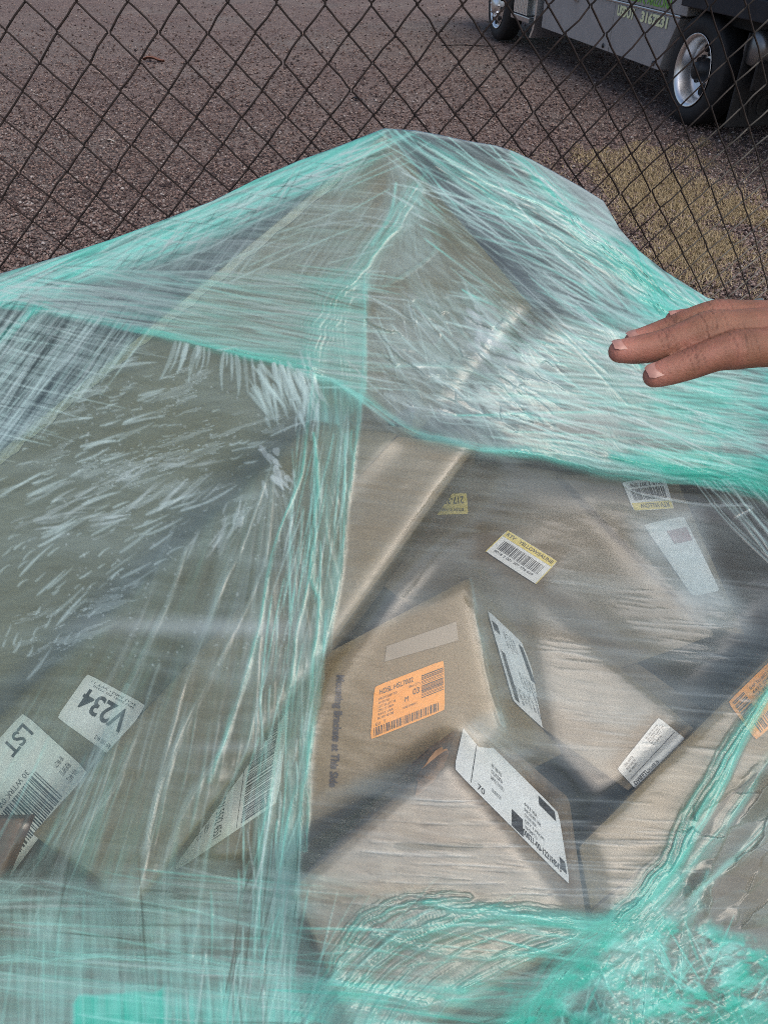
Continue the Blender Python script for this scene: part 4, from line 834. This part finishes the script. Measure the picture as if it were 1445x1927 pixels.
for k in range(330): sliver(R(120, 560), R(700, 1260), R(0, 3.14), R(2, 3.5) / R(.3, 1.2), R(.7, 1.6), R(.15, .45), .08)
for (x, y, a_, L, wd) in ((120, 940, -22, 130, 24), (190, 975, -8, 110, 20), (320, 930, -38, 150, 18), (90, 985, -15, 90, 14), (330, 870, -12, 140, 12), (250, 890, -30, 90, 12), (400, 1010, -60, 120, 20), (440, 970, -75, 100, 18)):
    for k in range(12): q_ = rng.normal(size=3); sliver(x + q_[0] * L * .25, y + q_[1] * wd * .5, math.radians(a_ + q_[2] * 5), L * R(.2, .7), R(1., 3.2), R(.12, .34), .1, R(-3, 3))
for k in range(34):     # fringe hanging below the border band
    x = R(330, 590); y0 = np.interp(x, bx[:, 0], bx[:, 1]) + 6; L = R(25, 85); lean = (x - 430) / 160 * .5 if x > 430 else (x - 430) / 110 * .45
    sliver(x + lean * L * .5, y0 + L * .5, math.pi / 2 - lean, L, R(1.5, 4.5), R(.25, .5), .18, R(-4, 4))
for k in range(60): x = R(480, 600); sliver(x, R(700, 800), math.radians(R(60, 100)) - (570 - x) * .004, R(20, 90), R(1.2, 3.4), R(.25, .45), .2)
for k in range(12): sliver(R(490, 545), R(850, 930), math.radians(R(40, 75)), R(15, 55), R(2, 6), R(.3, .5), .08)
# left drape: hanging folds
fold = left * ss(-40, 140, Y - (800 + (575 - X) * .86 + 60 * (fbm(X / 40, Y / 90, 141) - .5) * 2))
f1 = fan((540, 640), 340, 15, 142, 2.6, .5, .05); f2 = fan((540, 560), 260, 44, 143, 2.8, .52, .03)
over(fold * (.17 * f1 * (.3 + .7 * f2) + .03 * f2), .3 + .2 * f2)
Hh += fold * (1.2 * f1 + .3 * f2)
col = ss(-90, -20, X - np.interp(Y, RB[:, 1], RB[:, 0])) * left * ss(700, 760, Y)
over(col * (.14 + .26 * streak(97, 260, 9, 144, 40, 2.6)), .42)
apex = pmask([(512, 860), (550, 930), (600, 1250), (430, 1300), (330, 1230), (440, 1020)], 16, 20)
over(apex * (.05 + .22 * fan((513, 850), 300, 30, 145, 2.6)), .15)
for k, (pts, wd, c, gr) in enumerate((
    ([(590, 700), (578, 800), (565, 900), (525, 1000), (503, 1090), (488, 1180), (455, 1300), (395, 1470)], [5, 4, 5, 4, 5, 6, 7, 6], .7, .6),
    ([(590, 815), (598, 900), (592, 1000), (588, 1090), (602, 1140), (590, 1250), (583, 1400), (575, 1600)], [4, 6, 7, 5, 7, 5, 8, 6], .65, .65),
    (RB[:-1].tolist(), [7, 6, 6, 6, 6, 5, 6, 8, 10, 10, 8, 8], .62, .55),
    ([(590, 1060), (560, 1180), (545, 1290), (525, 1400), (490, 1640), (478, 1800)], [3, 5, 8, 8, 6, 6], .6, .55),
    ([(512, 870), (470, 990), (400, 1150), (335, 1330), (280, 1560), (255, 1750)], [3, 4, 6, 6, 7, 7], .42, .22),
    ([(514, 880), (505, 1000), (490, 1080), (430, 1210), (330, 1400), (270, 1600)], [3, 5, 4, 8, 10, 10], .36, .22),
    ([(330, 990), (300, 1060), (255, 1180), (180, 1320)], [4, 6, 9, 10], .34, .15), ([(350, 1030), (320, 1120), (285, 1200), (230, 1330), (150, 1480)], [4, 6, 8, 12, 12], .34, .18),
    ([(470, 1240), (420, 1400), (330, 1560), (300, 1780)], [5, 9, 12, 12], .38, .25), ([(490, 1200), (470, 1390), (400, 1560), (360, 1800)], [3, 4, 5, 8], .4, .35),
    ([(240, 1290), (160, 1480), (60, 1640), (0, 1700)], [8, 14, 18, 20], .4, .35), ([(300, 1250), (225, 1460), (130, 1600), (90, 1760)], [5, 8, 10, 12], .34, .25),
    ([(560, 1480), (535, 1600), (520, 1760)], [6, 8, 8], .45, .5), ([(620, 1150), (610, 1230), (600, 1330)], [8, 8, 6], .4, .4))):
    rope(pts, wd, c * .8, gr, 160 + k, 1.3, .8)
for k in range(46):
    x = R(60, 560); y = R(1280, 1500); L = R(150, 420); sl_ = (x - 560) * .0011
    rope([(x, y), (x + sl_ * L * .5 + R(-6, 6), y + L * .5), (x + sl_ * L, y + L)], R(1.5, 5), R(.08, .3), R(.15, .5), 200 + k, .5, .6, taper=1)
# clear middle: tight horizontal wrinkles, and sky sheen painted as pale cover
mid = (1 - above) * (1 - left) * ss(1780, 1600, Y)
ws = streak(7, 240, 9, 151, 30, 3, .56) * ss(.42, .62, streak(8, 500, 120, 152, 60))
over(mid * .12 * ws, .08); Hh += mid * (.12 * ws + .05 * soft2)
over((1 - above) * np.exp(-((Y - 1172 - .02 * X) / 18) ** 2) * ss(700, 420, X) * ss(60, 300, X) * .42, .06)  # pale bands here and below: sky sheen painted into the cover
over((1 - above) * np.exp(-((Y - 1405) / 12) ** 2) * ss(560, 470, X) * ss(300, 420, X) * .24, .08)
over(pmask([(850, 1330), (960, 1380), (1040, 1480), (900, 1420)], 22, 20) * (.10 + .22 * fan((855, 1330), 60, 24, 153)), .1)
over(pmask([(700, 1470), (860, 1450), (960, 1560), (700, 1600)], 40, 40) * .12 * soft2, .02)
rope([(885, 1090), (905, 1200), (925, 1290), (950, 1360)], [3, 8, 12, 16], .45, .25, 154, 1.5, .7)
for k in range(60):
    x, y = R(640, 1200), R(1500, 1720); rope([(x, y), (x + 90, y + R(0, 8)), (x + R(150, 260), y + R(2, 16))], R(1.2, 3.2), R(.12, .35), .05, 400 + k, .3, .5, taper=1)
for k in range(50):
    x, y = R(980, 1300), R(1060, 1420); rope([(x, y), (x + 70, y + R(4, 10)), (x + R(120, 220), y + R(8, 26))], R(1.2, 4), R(.10, .28), .05, 460 + k, .3, .5, taper=1)
# bottom wrap
low = ss(-30, 60, Y - (1640 + 40 * np.sin(X / 170.) + 60 * ss(600, 760, X) + 50 * (fbm(X / 120, Y / 80, 171) - .5)))
b1 = streak(4, 340, 11, 172, 60, 2.8, .5); b2 = streak(9, 200, 6, 173, 40, 2.8, .53); b3 = streak(88, 200, 8, 174, 20, 2.6, .52)
over(low * (.03 + .16 * b1 * (.3 + .7 * soft) + .10 * b2) * (1 - .35 * ss(560, 620, X) * ss(1000, 900, X)), .30 + .2 * b2)
over(low * ss(620, 500, X) * (.02 + .16 * b3), .35)
over(pmask([(-240, 1640), (200, 1640), (540, 1650), (560, 1730), (300, 1760), (-240, 1720)], 30, 40) * (.06 + .24 * b1), .25)
rope([(-100, 1805), (150, 1802), (350, 1812), (560, 1840), (800, 1890)], [10, 14, 14, 14, 14], .55, .5, 181, 3, .8)
rope([(0, 1835), (200, 1855), (420, 1868), (700, 1905)], [6, 8, 8, 8], .5, .45, 182, 2, .8)
gb = pmask([(140, 1890), (150, 1872), (220, 1872), (290, 1868), (308, 1858), (312, 2000), (130, 2000)], 6, 6); over(gb * (.35 + .5 * streak(88, 160, 14, 183, 30)) * ss(1850, 1885, Y + 26 * fbm(X / 14, Y / 200, 189)), .97)
over(pmask([(170, 1900), (310, 1860), (600, 1890), (620, 2150), (150, 2150)], 40, 30) * (.2 + .35 * b3), .75)
rope([(520, 1980), (590, 1880), (640, 1790), (710, 1725), (800, 1690), (880, 1690)], [30, 34, 30, 26, 22, 10], .42, .72, 184, 5, .85)
rope([(560, 1990), (650, 1860), (740, 1780), (860, 1730), (1000, 1720), (1130, 1730)], [22, 24, 26, 26, 24, 16], .38, .7, 185, 5, .85)
rope([(800, 1700), (930, 1712), (1060, 1735), (1180, 1740), (1240, 1720)], [10, 16, 18, 18, 14], .45, .75, 186, 4, .8)
rope([(870, 1860), (1000, 1800), (1110, 1750), (1200, 1700)], [8, 14, 16, 12], .55, .7, 187, 4, .8)
rope([(700, 1760), (860, 1800), (1020, 1790), (1110, 1770)], [6, 10, 10, 6], .4, .6, 188, 2, .8)
over(pmask([(640, 1890), (900, 1860), (980, 1900), (1000, 2150), (600, 2150)], 40, 40) * (.15 + .35 * b1), .6)
over(pmask([(560, 1850), (900, 1840), (1000, 1860), (900, 1885), (600, 1890)], 16, 20) * (.1 + .3 * b2), .9)
cloud = ss(.35, .68, fbm(X / 130 + .5 * fbm(X / 90, Y / 50, 7), Y / 46, 176, 5))
over(low * ss(640, 540, X) * .30 * cloud * (.5 + .5 * b3), .42)
strands(110, [(0, 1660), (560, 1650), (600, 1900), (540, 2000), (0, 2000)], lambda x, y: 5 if (x * 7 + y * 3) % 10 < 6 else 92, 4, 120, 380, .08, .28, .4, .9, 2.6, .1)
strands(90, [(560, 1760), (760, 1700), (1200, 1740), (1000, 1900), (900, 2000), (560, 2000)], lambda x, y: 3 if (x * 7 + y * 3) % 10 < 5 else -72 + 72 * min(1, (x - 560) / 420.), 6, 110, 360, .1, .4, .65, .9, 2.4, .2)
strands(200, [(560, 820), (680, 780), (640, 1090), (575, 1480), (560, 1900), (420, 1900), (480, 1300)], lambda x, y: 97, 5, 40, 220, .2, .5, .4, .7, 1.6, .25)
strands(110, [(930, 1990), (1100, 1790), (1200, 1730), (1450, 1790), (1500, 2000)], lambda x, y: -50 + 70 * math.sin(x / 50. + y / 37.), 12, 40, 170, .15, .55, .7, .9, 2.2, .25)
for k in range(9):     # smooth gathered folds sweeping up from the bottom edge
    o1 = k * 26; rope([(540 + o1 * 1.2, 2000), (600 + o1 * 1.1, 1880 + o1 * .1), (660 + o1 * 1.2, 1800 + o1 * .16), (740 + o1 * 1.3, 1745 + o1 * .2), (860 + o1 * 1.2, 1712 + o1 * .22), (1000 + o1 * .8, 1718 + o1 * .2), (1130 + o1 * .3, 1722 + o1 * .1)], [16, 13, 11, 10, 9, 8, 6], R(.12, .36), R(.5, .8), 500 + k, 2.5, .5)
for k in range(10):
    o1 = k * 30; rope([(900 + o1 * 1.3, 2010), (1000 + o1 * 1.0, 1890 + o1 * .1), (1090 + o1 * .6, 1800 + o1 * .12), (1190 + o1 * .25, 1715 + o1 * .16), (1260 + o1 * .22, 1630 + o1 * .28)], [22, 17, 14, 12, 8], R(.18, .5), R(.5, .85), 520 + k, 3., .5)
# bundle at the lower right
rope([(1500, 1190), (1440, 1310), (1385, 1400), (1330, 1490), (1270, 1600), (1210, 1690), (1130, 1760), (1020, 1880), (930, 2010)], [14, 16, 20, 24, 26, 28, 34, 44, 50], .82, .78, 191, 6, .8)
rope([(1445, 1300), (1400, 1390), (1350, 1490), (1290, 1600), (1230, 1690)], [7, 9, 11, 12, 12], .85, .7, 192, 3, .6)
rope([(1500, 1380), (1440, 1440), (1380, 1530), (1300, 1630), (1230, 1710)], [10, 14, 14, 12, 10], .6, .68, 193, 3, .8)
rope([(1480, 1500), (1440, 1560), (1400, 1600), (1310, 1680)], [8, 16, 14, 10], .6, .5, 194, 3, .8)
rope([(1330, 1640), (1300, 1720), (1285, 1800), (1280, 1860)], [8, 12, 12, 8], .6, .6, 195, 3, .7)
cr = pmask([(1290, 1540), (1450, 1420), (1690, 1400), (1690, 1720), (1440, 1740), (1300, 1710)], 20, 20)
def facets(poly, n, seed, sx, sy, ang, a_lo, a_hi, e, gr, tilt, soft=16):
    m = pmask(poly, soft, soft, seed); rr = np.where((m > .01).any(1))[0]; cc = np.where((m > .01).any(0))[0]; sl = (slice(rr[0], rr[-1] + 1), slice(cc[0], cc[-1] + 1)); r_ = np.random.default_rng(seed)
    x, y = X[sl], Y[sl]; x = x + 26 * (fbm(x / 50, y / 50, seed, 3) - .5); y = y + 26 * (fbm(x / 50, y / 50, seed + 1, 3) - .5); ca, sa = math.cos(math.radians(ang)), math.sin(math.radians(ang))
    px_ = r_.uniform(x.min(), x.max(), n); py_ = r_.uniform(y.min(), y.max(), n); d1 = np.full(x.shape, 1e9, np.float32); d2 = d1.copy(); al = np.zeros_like(d1); hh_ = np.zeros_like(d1); gg_ = np.zeros_like(d1)
    for k in range(n):
        u = ((x - px_[k]) * ca + (y - py_[k]) * sa) / sx; v = (-(x - px_[k]) * sa + (y - py_[k]) * ca) / sy; d = np.sqrt(u * u + v * v); b = d < d1
        d2 = np.where(b, d1, np.minimum(d2, d)); a_ = r_.uniform(a_lo, a_hi) * r_.random(); t0, t1, g0 = r_.normal() * tilt, r_.normal() * tilt, r_.uniform(-.2, .25)
        al = np.where(b, a_, al); hh_ = np.where(b, t0 * u + t1 * v, hh_); gg_ = np.where(b, g0, gg_); d1 = np.where(b, d, d1)
    ed = np.exp(-((d2 - d1) * min(sx, sy) / 2.6) ** 2) * ss(.2, .6, fbm(x / 30, y / 30, seed + 2, 2)); ms = m[sl]
    over(ms * np.clip(al + e * ed, 0, .9), np.clip(gr + gg_, 0, 1), sl); Hh[sl] += ms * hh_
facets([(1290, 1540), (1450, 1420), (1690, 1400), (1690, 1720), (1440, 1740), (1300, 1710)], 60, 31, 60, 20, -48, .0, .32, .12, .3, 5)
facets([(720, 560), (880, 545), (1000, 610), (1080, 760), (920, 820), (770, 790), (700, 720)], 120, 32, 46, 10, 33, .0, .22, .16, .2, 2, 24)
br = pmask([(880, 2150), (930, 1950), (1080, 1810), (1200, 1735), (1330, 1730), (1445, 1790), (1690, 1900), (1690, 2150)], 22, 26)
n1 = fbm(X / 40 + .8 * fbm(X / 50, Y / 50, 9), Y / 24, 203, 5, 2.1, .66); n2 = streak(-30, 120, 8, 204, 40)
over(br * (.12 + .85 * ss(.36, .66, n1) * (.5 + .5 * n2)), .55 + .4 * ss(.35, .6, fbm(X / 90, Y / 70, 205))); Hh += br * (6 * n1 + 2 * n2)
rope([(900, 2000), (990, 1900), (1050, 1850), (1110, 1840)], [30, 26, 18, 8], .5, .9, 206, 4, .85)
over(pmask([(1330, 1910), (1480, 1890), (1690, 1900), (1690, 2150), (1340, 2150)], 12, 10) * .5, .95)
# real relief, in metres toward the viewer
relief = .00065 * Hh + .0005 * (A * wobble) + .0018 * (fbm(X / 130, Y / 60, 211, 3) - .5) * (1 - above) + .0022 * (fbm(X / 90, Y / 55, 212, 3) - .5) * above
relief += .0001 * (soft2 + fine * .4)
rowk = np.arange(NR)[:, None]; relief = relief * ss(0, 12, rowk)
Dp = fdepth(X, Y) - np.maximum(relief, 0) - .001
co = P(X, Y, Dp)
# sides and back hang down to the ground
def drop(line, dxy, n=5):
    o_ = []
    for j in range(1, n + 1):
        t = j / n; q_ = line.copy(); q_[..., 0] += dxy[0] * t; q_[..., 1] += dxy[1] * t; q_[..., 2] = line[..., 2] * (1 - t ** 1.4) + .04 * t ** 1.4; o_.append(q_)
    return o_
back = np.stack(drop(co[0], (0, .07))[::-1]); front = np.stack(drop(co[-1], (0, -.05)))
co = np.concatenate([back, co, front]); ex = lambda a, v: np.concatenate([np.full((5, NC), v, np.float32), a, np.full((5, NC), v, np.float32)])
A *= 1 - .75 * CLR; G = np.clip(G * 1.12, 0, 1); A = A ** 1.3
over((.075 + .08 * soft) * (1 - .6 * left) * (1 - CLR), .12 + .15 * left)
L_ = np.clip(.95 * left * (1 - .8 * ss(420, 640, X) * ss(1100, 900, Y)) + .55 * above * ss(720, 860, X) + .5 * low, 0, 1).astype(np.float32) * (1 - np.clip(2.2 * CLR, 0, .85))
A, G, L_ = ex(A, .35), ex(G, .5), ex(L_, .5)
Ls = np.stack(drop(co[:, 0], (-.05, 0))[::-1], 1); Rs = np.stack(drop(co[:, -1], (.05, 0)), 1); co = np.concatenate([Ls, co, Rs], 1)
pad = lambda a, v: np.concatenate([np.full((len(a), 5), v, np.float32), a, np.full((len(a), 5), v, np.float32)], 1)
A, G, L_ = pad(A, .35), pad(G, .5), pad(L_, .5)
nr, nc = A.shape; idx = np.arange(nr * nc).reshape(nr, nc)
g = NG('stretch_film'); aa = g.n('Attribute', _attribute_name='cover').outputs['Fac']; gg = g.n('Attribute', _attribute_name='green').outputs['Fac']
scat = g.ramp(gg, [(0, (.70, .78, .82)), (.3, (.62, .87, .84)), (.62, (.32, .92, .82)), (1, (.03, .66, .50))])
tint = g.mix(g.math('MULTIPLY', aa, .9), (.955, .975, .968), g.ramp(gg, [(0, (.9, .95, .94)), (.5, (.6, .9, .82)), (1, (.12, .72, .55))]))
tint = g.mix(1., tint, g.mix(g.n('Attribute', _attribute_name='plies').outputs['Fac'], (1, 1, 1), (.75, .775, .70)), 'MULTIPLY')
tr = g.n('BsdfTransparent', Color=tint).outputs[0]; df = g.n('BsdfDiffuse', Color=scat, Roughness=.4).outputs[0]; tl = g.n('BsdfTranslucent', Color=scat).outputs[0]
sc_ = g.n('MixShader', i0=.35, i1=df, i2=tl).outputs[0]; bs = g.n('MixShader', i0=aa, i1=tr, i2=sc_).outputs[0]
gl = g.n('BsdfGlossy', Color=(1, 1, 1, 1), Roughness=.2).outputs[0]; fr_ = g.n('Fresnel', IOR=1.5).outputs[0]
g.link(g.n('MixShader', i0=g.math('MULTIPLY', fr_, 1.2), i1=bs, i2=gl).outputs[0], g.out.inputs[0])
M['film'] = g.m
quad = np.stack([idx[:-1, :-1], idx[1:, :-1], idx[1:, 1:], idx[:-1, 1:]], -1).reshape(-1, 4)
reg = np.zeros((NR, NC), np.int8); lowm = (Y > 1690 + 40 * np.sin(X / 170.)) | (X > np.interp(Y, [1190, 1310, 1490, 1690, 1760], [1500, 1432, 1318, 1195, 1110])) & (Y > 1190)
reg[left > .5] = 1; reg[lowm] = 2; reg[above > .5] = 3
reg = np.pad(reg, 5, mode='edge'); qr = reg[:-1, :-1].reshape(-1)
zf = float(co[..., 2].min()); film = empty('stretch_film', (0., .7, zf)); cf = co.reshape(-1, 3); Af, Gf = A.ravel(), G.ravel(); Lf = L_.ravel()
for rid, nm_ in enumerate(('clear_sheet', 'hanging_fold', 'lower_wrap', 'upper_wrap')):
    qs = quad[qr == rid]; uq, inv = np.unique(qs, return_inverse=True)
    part = big(nm_, cf[uq], inv.reshape(-1, 4), M['film'], film, smooth=True)
    for nm, arr in (('cover', Af), ('green', Gf), ('plies', Lf)):
        at2 = part.data.attributes.new(nm, 'FLOAT', 'POINT'); at2.data.foreach_set('value', arr[uq].astype(np.float32))
tag(film, 'turquoise tinted stretch film wrapped tight over the whole heap of cartons', 'stretch film')
for ob in bpy.data.objects:
    if '_o' in ob.keys(): del ob['_o']
